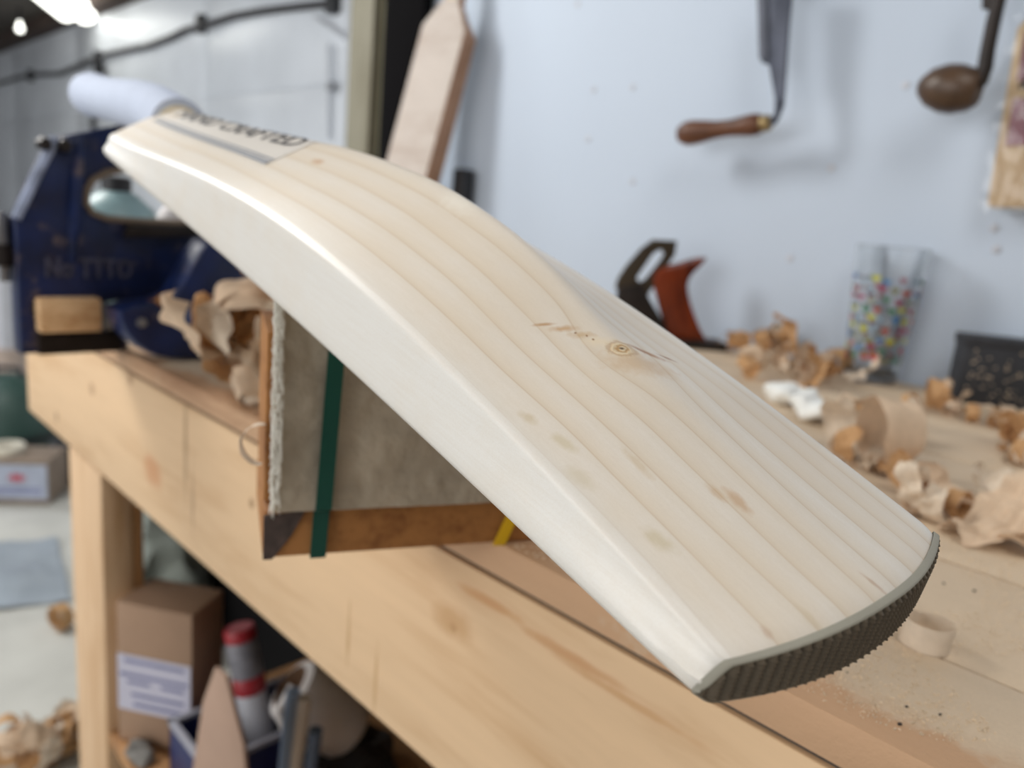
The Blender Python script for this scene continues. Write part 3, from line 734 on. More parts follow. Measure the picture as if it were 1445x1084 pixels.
# ================================================================== SECOND BAT LEANING ON THE WALL
M_bat2 = wood('raw_willow_cleft', srgb(200, 190, 182), srgb(184, 170, 160), axis=0, scale=20, stretch=16)
M_bat2s = wood('raw_willow_side', srgb(176, 138, 112), srgb(150, 112, 86), axis=0, scale=24, stretch=16)
b2 = thing('unfinished_bat', 'raw unfinished cricket bat leaning upright against the wall beside the post', 'cricket bat', (-1.36, 0.93, HB + 0.002))
def bat2():
    # local frame: up = u, right = r, towards viewer = f
    base = Vector((-1.345, 0.93, HB + 0.002)); top = Vector((-1.288, 1.03, HB + 0.548))
    u = (top - base).normalized(); f = Vector((0.30, -0.954, 0)); f = (f - u * f.dot(u)).normalized(); r = u.cross(f) * -1
    if r.dot(VR) < 0: r = -r
    prof = [(0.0, 0.046), (0.01, 0.054), (0.3, 0.054), (0.545, 0.053), (0.575, 0.035), (0.60, 0.019), (0.63, 0.0165)]
    bmx = bmesh.new(); rings = []
    for s, wd in prof:
        t0 = 0.0; t1 = 0.056 + 0.010 * math.sin(min(s / 0.55, 1) * math.pi) if s < 0.56 else 0.030
        pts = []
        for x, z in ((-wd, 0.002), (-wd + 0.002, 0), (wd - 0.002, 0), (wd, 0.002), (wd, t1 * 0.8), (wd * 0.35, t1), (-wd * 0.35, t1), (-wd, t1 * 0.8)):
            pts.append(bmx.verts.new(base + u * s + r * x - f * z))
        rings.append(pts)
    for a, b in zip(rings[:-1], rings[1:]):
        for j in range(8): bmx.faces.new((a[j], a[(j + 1) % 8], b[(j + 1) % 8], b[j]))
    bmx.faces.new(rings[0]); bmx.faces.new(rings[-1])
    o = finish(bmx, 'blade', M_bat2, b2, world=True, angle=25)
    o.data.materials.append(M_bat2s)
    for p in o.data.polygons:
        n = p.normal
        if abs(n.dot(r)) > 0.6: p.material_index = 1
    lathe('handle', [(0.0, 0.60), (0.0175, 0.60), (0.0165, 0.64), (0.0165, 0.86), (0.018, 0.88), (0.012, 0.885), (0, 0.886)], M_cane, b2, base - f * 0.016, u, 20)
bat2()
# black sheet added for the darkness in the gap between post and raw bat
bs = span('shade_filler', (-1.565, 1.075, HB + 0.001), (-1.42, 1.10, 2.1), M_black, None, 0.002)
setp(bs, 'tall black sheet added for the dark gap between the olive post and the leaning bat', 'dark filler')
Pw = onY(643, 250, 1.06)
wd_ = finish(bm_box(bmesh.new(), (Pw.x - 0.004, 1.085, (HB + Pw.z + 0.02) / 2), (0.034, 0.035, Pw.z + 0.02 - HB - 0.002), None, 0.006), 'black_case', M_dark, None, world=True)
setp(wd_, 'upright black case on the bench right behind the leaning raw bat', 'case')

# ================================================================== CABLE ON THE FAR WALL
cab = thing('wall_cable', 'dark grey cable running along the pale far wall on clips', 'cable', onY(280, 38, 1.90))
cp = [(-60, 130), (0, 117), (20, 111), (42, 106), (62, 105), (85, 104), (105, 95), (125, 86), (150, 76), (178, 70), (210, 64), (240, 53), (262, 42), (290, 35), (330, 22), (370, 15), (420, 9), (470, 4)]
pts = [onY(a, b, 1.893) for a, b in cp]
tube('cable_run', pts, [0.017 + 0.000 * i for i in range(len(pts))], M_cable, cab, 8)
for q in ((42, 107), (137, 82), (282, 34), (468, 3)):
    P = onY(q[0], q[1], 1.895); span('cable_clip', P - Vector((0.035, 0.015, 0.045)), P + Vector((0.035, 0.03, 0.05)), M_dark, cab, 0.004)
hk = thing('hanging_hook', 'black hook hanging from the wall cable above the bat grip', 'hook', onY(140, 100, 1.90))
tube('hook_strap', [onY(140, 84, 1.87), onY(141, 92, 1.87)], 0.018, M_dark, hk, 8)
tube('hook_body', [onY(141, 90, 1.87), onY(138, 97, 1.87), onY(141, 104, 1.87), onY(146, 99, 1.87)], [0.03, 0.034, 0.03, 0.015], M_dark, hk, 8)
tube('hook_rod', [onY(131, 156, 1.87), onY(131, 185, 1.87)], 0.02, M_dark, hk, 8)
# ================================================================== CEILING LIGHT
fl = thing('fluorescent_light', 'lit fluorescent tube light on the ceiling at the far left', 'ceiling light', onZ(80, 2, 2.2))
m, nt, b = newmat('lit_tube'); b.inputs['Emission Color'].default_value = (1.0, 1.0, 0.92, 1); b.inputs['Emission Strength'].default_value = 3; M_tube = m
q0 = onZ(20, -60, 2.20); q1 = onZ(106, 16, 2.20)
dv = (q1 - q0).normalized(); pv = Vector((-dv.y, dv.x, 0))
for s in (-1, 1):
    tube('tube', [q0 + pv * 0.06 * s, q1 + pv * 0.06 * s], 0.075, M_tube, fl, 12)
box('light_batten', (q0 + q1) / 2 + Vector((0, 0, 0.082)), ((q1 - q0).length, 0.22, 0.03), M_white, fl, (dv, pv, EZ), 0.002)
P = onZ(28, 40, 2.15)
lamp = thing('pendant_bulb', 'small bright bulb hanging under the ceiling left of the tube light', 'light bulb', P)
lathe('bulb', [(0, -0.03), (0.018, -0.024), (0.026, -0.005), (0.018, 0.018), (0.01, 0.05)], M_tube, lamp, P, seg=16)
tube('bulb_cord', [P + Vector((0, 0, 0.05)), Vector((P.x, P.y, 2.30))], 0.01, M_dark, lamp, 6)

# ================================================================== DRAWKNIVES ON THE WALL
M_hand = wood('worn_brown_handle', srgb(104, 68, 48), srgb(66, 42, 32), axis=0, scale=60, stretch=4, rough=0.4)
M_bladeiron = plain('blue_black_iron', srgb(72, 76, 88), 0.35, metal=0.6, var=0.25, scale=20, bump=0.2)
M_brass = plain('dull_brass', srgb(150, 130, 92), 0.4, metal=0.6)
WY = 1.045
dk = thing('drawknife', 'drawknife hanging blade up on the wall with a turned brown handle pointing left', 'drawknife', onY(1085, 185, WY))
slab('blade', [onY(*q, WY) for q in [(1072, -40), (1120, -40), (1113, 30), (1106, 130), (1104, 150), (1097, 165), (1092, 160), (1093, 140), (1085, 92), (1074, 88)]], [], (0, 0.006, 0), M_bladeiron, dk, bev=0.0008)
slab('blade_backing', [onY(*q, WY - 0.001) for q in [(1068, -40), (1082, -40), (1084, 86), (1072, 84)]], [], (0, -0.002, 0), plain('ground_bevel', srgb(84, 88, 100), 0.6, metal=0.3), dk, bev=0.0004)
tube('tang', [onY(1099, 140, WY), onY(1098, 158, WY), onY(1093, 170, WY), onY(1080, 176, WY)], [0.005, 0.0055, 0.0055, 0.005], M_bladeiron, dk, 10)
h0 = onY(1088, 173, WY); h1 = onY(957, 190, WY); hl = (h1 - h0).length; ha = (h1 - h0).normalized()
lathe('ferrule', [(0, -0.001), (0.009, 0), (0.0115, 0.004), (0.0115, 0.014), (0.010, 0.016), (0, 0.016)], M_brass, dk, h0, ha, 20)
px_ = hl / 131
lathe('handle', [(0, 0.013), (0.0125, 0.014), (0.0150, 0.020), (0.0155, 0.03), (0.0140, 0.045), (0.0120, 0.065), (0.0125, 0.085), (0.0160, hl * 0.70), (0.0185, hl * 0.82), (0.0180, hl * 0.90), (0.0130, hl * 0.97), (0.005, hl), (0, hl)], M_hand, dk, h0, ha, 24)
# scorp like knife with bulbous handle
dk2 = thing('egg_handled_drawknife', 'drawknife with a bulbous egg shaped handle hanging right of the turned handled one', 'drawknife', onY(1340, 130, WY))
tube('tang', [onY(1422, -60, WY), onY(1412, -10, WY), onY(1402, 30, WY), onY(1394, 70, WY), onY(1390, 95, WY), onY(1384, 115, WY), onY(1374, 126, WY)], [0.0075, 0.0075, 0.008, 0.008, 0.0085, 0.008, 0.006], M_iron, dk2, 12)
slab('blade_shoulder', [onY(*q, WY - 0.002) for q in [(1386, -40), (1420, -40), (1412, 16), (1385, 12)]], [], (0, 0.006, 0), M_iron, dk2, bev=0.0006)
e0 = onY(1382, 128, WY); e1 = onY(1294, 122, WY); el = (e1 - e0).length; ea = (e1 - e0).normalized()
lathe('handle', [(el and 0, 0.0), (0.018, 0.001), (0.024, el * 0.12), (0.0285, el * 0.35), (0.0280, el * 0.55), (0.0220, el * 0.78), (0.012, el * 0.93), (0.004, el * 0.99), (0, el)], plain('dark_oily_wood', srgb(78, 58, 42), 0.4, var=0.25, scale=50), dk2, e0, ea, 28)
for P, l in ((onY(1095, -30, 1.10), 'iron hook holding the drawknife with the turned handle'), (onY(1415, -40, 1.10), 'iron hook holding the egg handled drawknife')):
    hk_ = tube('wall_hook', [P + Vector((0, 0.009, 0)), P - Vector((0, 0.05, 0)), P - Vector((0, 0.07, -0.02))], 0.003, M_iron, None, 8)
    setp(hk_, l, 'hook')
# ================================================================== WRAPPED MINI BAT BLANK AT THE RIGHT
M_tan = wood('tan_wrapped_wood', srgb(190, 168, 138), srgb(170, 144, 112), axis=2, scale=20)
M_maroon = plain('maroon_label', srgb(108, 34, 58), 0.3, var=0.05)
wpk = thing('wrapped_blade', 'tan wooden blank with maroon labels in shiny clear wrap hanging at the right', 'wooden blank', onY(1420, 290, 1.085))
WP = 1.075
q = [onY(1392, 292, WP), onY(1437, 30, WP)]
dz = (q[1] - q[0]).normalized(); dr = Vector((dz.z, 0, -dz.x)); hh = (q[1] - q[0]).length
def wq(a, b, y=0.0): return q[0] + dr * a + dz * b + Vector((0, y, 0))
slab('blank', [wq(0, 0.004), wq(0.004, 0), wq(0.12, 0), wq(0.125, 0.005), wq(0.125, hh * 0.95), wq(0.115, hh), wq(0.006, hh), wq(0, hh - 0.008)], [], (0, 0.022, 0), M_tan, wpk, bev=0.001)
slab('maroon_sticker', [wq(0.009, hh * 0.335, -0.0006), wq(0.12, hh * 0.335, -0.0006), wq(0.12, hh * 0.59, -0.0006), wq(0.009, hh * 0.59, -0.0006)], [], (0, -0.0006, 0), M_maroon, wpk)
slab('maroon_sticker', [wq(0.009, hh * 0.68, -0.0006), wq(0.12, hh * 0.68, -0.0006), wq(0.12, hh * 0.94, -0.0006), wq(0.009, hh * 0.94, -0.0006)], [], (0, -0.0006, 0), M_maroon, wpk)
m, nt, b = newmat('clear_film'); kk = N(nt)
gl = nt.nodes.new('ShaderNodeBsdfGlossy'); gl.inputs['Roughness'].default_value = 0.05; tr = nt.nodes.new('ShaderNodeBsdfTransparent'); mx = nt.nodes.new('ShaderNodeMixShader')
fr_ = nt.nodes.new('ShaderNodeFresnel'); fr_.inputs[0].default_value = 1.55
nt.links.new(kk.m('ADD', fr_.outputs[0], 0.0), mx.inputs[0]); nt.links.new(tr.outputs[0], mx.inputs[1]); nt.links.new(gl.outputs[0], mx.inputs[2])
nt.links.new(mx.outputs[0], nt.nodes['Material Output'].inputs[0]); M_film = m
bm = bmesh.new(); g = []
for i in range(61):
    row = []
    for j in range(31):
        a = -0.006 + 0.137 * j / 30; b_ = -0.006 + (hh + 0.012) * i / 60; n_ = noise.noise(Vector((a * 60, b_ * 26, 1.3))) * 0.5 + noise.noise(Vector((a * 90, b_ * 40, 5))) * 0.25
        ridge_ = 0.004 * math.exp(-((b_ / hh - 0.63) / 0.02) ** 2)
        row.append(bm.verts.new(wq(a, b_, -0.0075 - 0.009 * n_ - ridge_)))
    g.append(row)
for a_, b_ in zip(g[:-1], g[1:]):
    for j in range(30): bm.faces.new((a_[j], a_[j + 1], b_[j + 1], b_[j]))
finish(bm, 'clear_wrap', M_film, wpk, world=True)['label'] = 'crinkled clear film'

# ================================================================== PINT GLASS WITH PRINTED HEARTS
m, nt, b = newmat('clear_glass'); b.inputs['Transmission Weight'].default_value = 1.0; b.inputs['Roughness'].default_value = 0.02; b.inputs['IOR'].default_value = 1.45; b.inputs['Base Color'].default_value = (0.97, 0.98, 0.98, 1); M_glass = m
GP = onZ(1226, 536)
GH = 0.178; R0 = 0.033; R1 = 0.0455
glass = thing('pint_glass', 'clear drinking glass printed with small coloured hearts standing by the wall', 'drinking glass', GP)
lathe('glass_body', [(0, 0.0), (R0 - 0.002, 0.0), (R0, 0.002), (R1, GH), (R1 - 0.001, GH + 0.001), (R1 - 0.0022, GH), (R0 - 0.0018, 0.014), (R0 - 0.006, 0.011), (0, 0.010)], M_glass, glass, GP, seg=64)
cols = [srgb(190, 52, 44), srgb(140, 24, 72), srgb(30, 116, 176), srgb(186, 186, 26), srgb(70, 126, 96), srgb(170, 78, 54), srgb(128, 128, 92), srgb(128, 150, 168)]
HM = [plain('heart_print_%s' % n, c, 0.4, var=0.0) for n, c in zip(('red', 'magenta', 'blue', 'yellow', 'green', 'orange', 'olive', 'sky'), cols)]
heart = [(16 * math.sin(t) ** 3 / 17, (13 * math.cos(t) - 5 * math.cos(2 * t) - 2 * math.cos(3 * t) - math.cos(4 * t)) / 17) for t in [2 * math.pi * i / 18 for i in range(18)]]
HMESH = {}
cnt = 0
for row in range(9):
    z = 0.034 + row * 0.0128
    nrow = 16
    for i in range(nrow):
        th = 2 * math.pi * (i + 0.5 * (row % 2)) / nrow + random.uniform(-0.06, 0.06); zz = z + random.uniform(-0.0025, 0.0025)
        r = R0 + (R1 - R0) * zz / GH + 0.0003; sz = random.uniform(0.0046, 0.0062)
        bm = bmesh.new(); vv = []
        for hx, hy in heart:
            a = th + hx * sz / r; vv.append(bm.verts.new(Vector((math.cos(a) * r, math.sin(a) * r, zz + hy * sz))))
        bm.faces.new(vv)
        finish(bm, 'printed_heart', HM[random.choice([0, 1, 2, 3, 4, 5, 6, 7, 1, 6])], glass, smooth=False)
# ================================================================== CHARCOAL BOX
KP = onZ(1345, 567); ex = Vector((0.86, 0.51, 0)).normalized(); ey = Vector((-ex.y, ex.x, 0))
kb_ = thing('charcoal_box', 'charcoal grey box speckled with wood dust against the wall at the right', 'box', KP)
M_char = plain('charcoal_card', srgb(48, 50, 56), 0.7, var=0.15, scale=60)
kh = 0.083
box('box_body', KP + ex * 0.07 + ey * 0.02 + EZ * (kh / 2 - 0.004), (0.14, 0.04, kh - 0.008), M_char, kb_, (ex, ey, EZ), 0.003)
box('lid', KP + ex * 0.07 + ey * 0.02 + EZ * (kh - 0.006), (0.143, 0.043, 0.012), M_char, kb_, (ex, ey, EZ), 0.002)
bm = bmesh.new()
for i in range(120):
    P = KP + ex * random.uniform(0.01, 0.13) + EZ * random.uniform(0.008, kh - 0.015) - ey * 0.0004
    s = random.uniform(0.0004, 0.0018)
    bm_box(bm, P, (s * 1.4, 0.0008, s), (ex, ey, EZ), 0)
setp(finish(bm, 'dust_specks', plain('dust_speck', DUST, 0.9), kb_, world=True), kind='stuff')

# ================================================================== HAND PLANE
PP = onZ(955, 482); PP = Vector((PP.x, PP.y - 0.06, HB))
M_tote = wood('rosewood_tote', srgb(126, 54, 28), srgb(66, 26, 20), axis=2, scale=20, stretch=4, rough=0.25)
hp = thing('hand_plane', 'bench plane with a rosewood rear handle and slotted iron behind the bat', 'hand plane', PP)
def pd(px, py, d=0.0):
    p = onD(px, py, PP) + VF * d; p.z = max(p.z, HB + 0.010 - 0.0001 * (px % 7)); return p
tote = [(919, 392), (926, 381), (940, 374), (958, 371), (975, 365), (998, 362), (990, 373), (977, 385), (970, 396), (969, 408), (974, 430), (982, 452), (990, 470), (998, 488), (1010, 520), (960, 520), (944, 480), (934, 450), (926, 420)]
slab('tote', [pd(*q_, -0.012) for q_ in tote], [], VF * 0.024, M_tote, hp, bev=0.006, smooth_it=1)
frame = [(868, 405), (872, 392), (884, 374), (905, 350), (921, 338), (955, 340), (952, 360), (938, 380), (915, 414), (910, 440), (885, 430)]
slot = [(898, 392), (922, 357), (932, 352), (937, 358), (931, 368), (910, 394), (902, 398)]
slab('iron_and_cap', [pd(*q_, -0.004) for q_ in frame], [[pd(*q_, -0.004) for q_ in slot]], VF * 0.008, plain('brown_iron', srgb(74, 66, 56), 0.4, metal=0.6, var=0.2), hp, bev=0.001)
slab('frog', [pd(*q_, -0.010) for q_ in [(872, 405), (905, 400), (915, 420), (940, 480), (945, 520), (860, 520)]], [], VF * 0.02, M_iron, hp, bev=0.001)
ctr = PP + VR * -0.02
box('sole', Vector((ctr.x, ctr.y, HB + 0.006)), (0.25, 0.06, 0.012), M_iron, hp, (VR, VF, EZ), 0.001)
lathe('front_knob', [(0.010, 0.012), (0.012, 0.02), (0.008, 0.03), (0.016, 0.045), (0.016, 0.055), (0.008, 0.062), (0, 0.063)], M_tote, hp, ctr - VR * 0.09, seg=20)

# ================================================================== SHAVINGS
def shav_mat(name, c, tl=0.25):
    m, nt, b = newmat(name); k = N(nt); v = k.coord((1, 1, 1))
    f = k.noise(v, 90, 3, 0.6)
    col = k.ramp(f, [(0.3, tuple(x * 0.84 for x in c)), (0.7, c)])
    di = nt.nodes.new('ShaderNodeBsdfDiffuse'); tr = nt.nodes.new('ShaderNodeBsdfTranslucent'); mx = nt.nodes.new('ShaderNodeMixShader'); mx.inputs[0].default_value = tl
    nt.links.new(col, di.inputs[0]); nt.links.new(col, tr.inputs[0]); nt.links.new(di.outputs[0], mx.inputs[1]); nt.links.new(tr.outputs[0], mx.inputs[2])
    nt.links.new(mx.outputs[0], nt.nodes['Material Output'].inputs[0]); return m
M_sh = [shav_mat('willow_shaving', srgb(228, 204, 178), 0.15), shav_mat('pale_shaving', srgb(236, 220, 200), 0.15), shav_mat('amber_shaving', srgb(214, 172, 128), 0.2)]
def ribbon(r0, r1, turns, width, pitch, seg=40, wob=0.0, seed=0, flutes=0):
    """thin curled strip lying on its side: axis along local y; lowest point at z=0"""
    bm = bmesh.new(); rows = []; nw = 6 if not flutes else 16
    for i in range(seg + 1):
        u = i / seg; a = -math.pi / 2 + turns * 2 * math.pi * u; r = r0 + (r1 - r0) * u
        row = []
        for j in range(nw + 1):
            v = j / nw - 0.5
            n_ = noise.noise(Vector((u * 5, v * 2, seed))) * wob
            wv = width * (0.55 + 0.45 * math.sin(min(1, u * 3 + 0.2) * math.pi / 2)) * (1 if u < 0.85 else 1 - (u - 0.85) * 3)
            rr = r * (1 + n_) + (0.0012 * math.cos(v * flutes * 6.283) if flutes else 0)
            row.append(bm.verts.new((math.cos(a) * rr, v * wv + pitch * (u - 0.5), math.sin(a) * rr)))
        rows.append(row)
    for a, b in zip(rows[:-1], rows[1:]):
        for j in range(nw): bm.faces.new((a[j], a[j + 1], b[j + 1], b[j]))
    zm = min(v.co.z for v in bm.verts); bmesh.ops.translate(bm, verts=bm.verts, vec=(0, 0, -zm))
    return bm
SH = []
specs = [(0.012, 0.018, 1.3, 0.020, 0.004), (0.018, 0.026, 0.65, 0.030, 0.006), (0.010, 0.014, 1.6, 0.022, 0.012), (0.026, 0.036, 0.42, 0.034, 0.004), (0.014, 0.011, 1.0, 0.032, 0.01), (0.034, 0.056, 0.26, 0.034, 0.0), (0.012, 0.022, 1.2, 0.018, 0.008), (0.028, 0.024, 0.40, 0.036, 0.0)]
for k_, sp in enumerate(specs):
    for mi in range(3):
        bm = ribbon(*sp, wob=0.25, seed=k_ * 3.7 + mi * 11.3)
        me_o = finish(bm, 'wood_shaving', M_sh[mi]); SH.append(me_o.data); bpy.data.objects.remove(me_o)
def shaving(P, idx, label, group=None, rz=None, sc=1.0, tilt=0.0):
    o = bpy.data.objects.new('wood_shaving', SH[idx % len(SH)]); C.objects.link(o)
    o.rotation_euler = (random.uniform(-tilt, tilt), random.uniform(-tilt, tilt), random.uniform(0, 6.28) if rz is None else rz)
    o.scale = (sc, sc, sc)
    R_ = o.rotation_euler.to_matrix(); zm = min((R_ @ v.co).z for v in o.data.vertices) * sc
    o.location = (P[0], P[1], P[2] - zm + 0.0003)
    return setp(o, label, 'wood shaving', group)
SHC = ['buff', 'cream', 'amber']
SHF = ['full curl', 'open hook', 'tight roll', 'shallow arc', 'wide ring', 'long flat strip', 'loose coil', 'broad cupped strip']
def heap(pix, n, spread, where, group, levels=1, base=HB, sc=(0.7, 1.1), y_lim=None):
    """each shaving gets its own label: colour, form, and its spot in the heap"""
    todo = []
    for i in range(n):
        q_ = random.choice(pix); a_ = q_[0] + random.uniform(-spread, spread); b_ = q_[1] + random.uniform(-spread, spread) * 0.5
        P = onZ(a_, b_, base)
        if y_lim: P.y = min(max(P.y, y_lim[0]), y_lim[1])
        lv = random.randrange(levels); P.z = base + lv * 0.012
        todo.append((a_, b_, lv, P, random.randrange(len(SH)), random.uniform(*sc)))
    xs_ = sorted(t[0] for t in todo); ys_ = sorted(t[1] for t in todo); seen = {}
    for a_, b_, lv, P, idx, s_ in todo:
        rk = xs_.index(a_) * 5 // n; ry = ys_.index(b_) * 2 // n
        pos = ['far left', 'left', 'middle', 'right', 'far right'][rk] + (' back' if ry == 0 else ' front')
        lab = '%s %s of shaving, %s of the %s' % (SHC[idx % 3], SHF[idx // 3], pos, where)
        k_ = 0
        while lab in seen and k_ < 24:      # take another form or tint rather than repeat a description
            idx = (idx + 1) % 24; k_ += 1
            lab = '%s %s of shaving, %s of the %s' % (SHC[idx % 3], SHF[idx // 3], pos, where)
        seen[lab] = 1
        shaving(P, idx, lab, group, None, s_, 0.5)
heap([(1045, 500), (1080, 515), (1110, 510), (1060, 530), (1120, 540), (1150, 535), (1180, 530)], 30, 14, 'heap by the glass', 'shavings left of the glass', 2, y_lim=(0.6, 1.07), sc=(0.6, 1.0))
heap([(1190, 600), (1215, 620), (1245, 640), (1260, 620), (1200, 650), (1240, 665)], 20, 12, 'pile beside the bat', 'shavings beside the bat', 1, sc=(0.5, 0.8))
heap([(1290, 580), (1320, 570), (1345, 585), (1375, 595), (1400, 600), (1440, 600)], 18, 8, 'scatter by the charcoal box', 'shavings before the charcoal box', 1, sc=(0.35, 0.6), y_lim=(0.5, 0.98))
heap([(1290, 725), (1320, 735), (1300, 715), (1350, 730), (1420, 720)], 12, 10, 'heap beyond the toe', 'shavings beyond the bat toe', 1, sc=(0.4, 0.65))
heap([(1400, 640), (1440, 655), (1430, 625)], 6, 8, 'group by the pebble', 'shavings at the right edge', 1, sc=(0.6, 0.9))
heap([(300, 570), (330, 585), (355, 590), (340, 560), (360, 560), (310, 560), (345, 540)], 34, 12, 'pile by the felt block', 'shavings left of the felt block', 5, y_lim=(0.285, 0.5), sc=(0.8, 1.3))
heap([(30, 1070), (60, 1060), (90, 1068), (100, 1045), (50, 1085), (20, 1085)], 40, 10, 'floor heap', 'shavings on the floor', 3, base=0.0, sc=(0.9, 1.5))
# singled out shavings
def single(name_px, bmx, mat, label, rz, tilt=(0, 0), base=HB):
    o = finish(bmx, 'wood_shaving', mat); P = onZ(*name_px, base); o.rotation_euler = (tilt[0], tilt[1], rz)
    R_ = o.rotation_euler.to_matrix(); zm = min((R_ @ v.co).z for v in o.data.vertices)
    o.location = (P.x, P.y, base - zm + 0.0004); setp(o, label, 'wood shaving'); return o
single((1293, 893), ribbon(0.0105, 0.0100, 1.05, 0.012, 0.0, 48, 0.05, 2.1), M_sh[1], 'short ring of pale shaving standing on its edge right of the toe guard', 0.6, (math.pi / 2, 0))
single((1245, 670), ribbon(0.030, 0.024, 0.9, 0.030, 0.006, 48, 0.2, 8.1), M_sh[0], 'large translucent looped shaving standing in the pile right of the bat', 2.4)
single((1400, 765), ribbon(0.075, 0.055, 0.20, 0.045, 0.0, 40, 0.15, 4.4, 7), M_sh[0], 'broad fluted fan of shaving at the right edge beyond the toe', 0.3)
single((1340, 760), ribbon(0.055, 0.055, 0.22, 0.04, 0.0, 40, 0.2, 14.4, 5), M_sh[0], 'fluted flat shaving lying just right of the bat toe corner', 0.9)
single((1420, 655), ribbon(0.09, 0.06, 0.16, 0.025, 0.0, 40, 0.2, 24.4, 3), M_sh[1], 'long flat pale shaving at the right edge above the black pebble', 0.9)
single((1075, 500), ribbon(0.020, 0.018, 0.7, 0.02, 0.0, 40, 0.2, 2.4), M_sh[2], 'amber brown curled shaving standing left at the top of the far heap', 0.2)
single((1108, 505), ribbon(0.024, 0.018, 0.8, 0.016, 0.0, 40, 0.2, 3.4), M_sh[2], 'tall amber shaving loop standing highest in the far heap', 0.9)
single((1318, 578), ribbon(0.016, 0.018, 0.8, 0.02, 0.0, 40, 0.2, 5.4), M_sh[2], 'amber cup shaped shaving between the glass and the charcoal box', 2.0)
# big thin loop caught beside the felt block
o = finish(ribbon(0.0098, 0.0098, -0.52, 0.006, 0.0, 48, 0.1, 9.9), 'wood_shaving', M_sh[1]); P = onZ(368, 655, HB - 0.0); 
Pc = A - E1 * 0.010 + E2 * 0.012 + EZ * 0.0195
o.rotation_euler = (0, 0, math.atan2(VR.y, VR.x)); o.location = (onD(360, 655, A).x, onD(360, 655, A).y, HB + 0.001)
setp(o, 'thin bright shaving loop hanging at the left side of the felt block', 'wood shaving')
Pl = onD(369, 656, A + E2 * 0.006); o.location = (Pl.x, Pl.y, Pl.z)
# tall stack of draped shavings leaning on the block's left end
for i, (px, py, hz, idx) in enumerate([(345, 560, 0.0, 10), (352, 540, 0.028, 11), (340, 525, 0.05, 4), (356, 515, 0.07, 9), (348, 500, 0.085, 15)]):
    pass
# tissue
for (px, py), l in (((1112, 572), 'white crumpled tissue on the bench behind the right edge of the bat, the farther one'), ((1146, 594), 'white crumpled tissue nearer the pile of curled shavings')):
    P = onZ(px, py); bm = bmesh.new(); bmesh.ops.create_icosphere(bm, subdivisions=4, radius=0.02)
    for v in bm.verts:
        v.co = Vector((v.co.x * 1.3, v.co.y * 0.9, (v.co.z + 0.02) * 0.6)); v.co += noise.noise_vector(v.co * 45 + Vector((px, 0, 0))) * 0.010; v.co.z = max(0.0004, v.co.z)
    bmesh.ops.translate(bm, verts=bm.verts, vec=P)
    setp(finish(bm, 'tissue', plain('white_tissue', srgb(240, 242, 240), 0.9), None, world=True), l, 'tissue')
# black pebble
P = onZ(1420, 683); bm = bmesh.new(); bmesh.ops.create_icosphere(bm, subdivisions=3, radius=0.0045)
for v in bm.verts: v.co += noise.noise_vector(v.co * 200) * 0.0012; v.co.z = max(v.co.z, -0.003)
bmesh.ops.translate(bm, verts=bm.verts, vec=P + Vector((0, 0, 0.0032)))
setp(finish(bm, 'black_pebble', M_dark, None, world=True), 'small black crumb lying in the dust near the right edge', 'crumb')
# dust: flecks and dark crumbs over the planks
M_fleck = plain('sawdust_fleck', srgb(226, 206, 178), 0.9, var=0.2, scale=300)
bm = bmesh.new()
def flecks(n, gen, s0, s1, z0=0.0):
    for i in range(n):
        P = gen()
        if P is None: continue
        if P.y < D + 0.004 or P.y > 1.09 or noise.noise(P * 14) < -0.12: continue
        a = random.uniform(0, 6.28); ex_ = Vector((math.cos(a), math.sin(a), random.uniform(-0.3, 0.3))).normalized(); ey_ = Vector((-ex_.y, ex_.x, 0)).normalized(); ez_ = ex_.cross(ey_)
        L_ = random.uniform(s0, s1); bm_box(bm, P + EZ * (0.0004 + z0), (L_, L_ * random.uniform(0.25, 0.6), 0.0004), (ex_, ey_, ez_), 0)
def g_near():
    return onZ(random.uniform(1000, 1445), random.uniform(770, 1084))
def g_mid(): return onZ(random.uniform(1150, 1445), random.uniform(560, 850))
flecks(4500, g_near, 0.0003, 0.0010); flecks(900, g_mid, 0.0006, 0.0016)
def g_left():
    return onZ(random.uniform(650, 860), random.uniform(770, 900))
flecks(900, g_left, 0.0006, 0.002)
d_ = finish(bm, 'sawdust', M_fleck, None, smooth=False, world=True); setp(d_, 'fine sawdust flecks scattered over the bench top around the bat toe', 'sawdust', None, 'stuff')
bm = bmesh.new()
for i in range(26):
    P = onZ(random.uniform(1080, 1445), random.uniform(820, 1084)) if i < 18 else onZ(random.uniform(1200, 1445), random.uniform(620, 830))
    s = random.uniform(0.0003, 0.0008)
    if P.y < D + 0.01: continue
    bm_box(bm, P + EZ * s * 0.5, (s * 1.6, s, s), (VR, VF, EZ), 0)
d_ = finish(bm, 'dark_crumbs', M_dark, None, smooth=False, world=True); setp(d_, 'tiny dark crumbs sprinkled in the sawdust on the bench', 'crumbs', None, 'stuff')

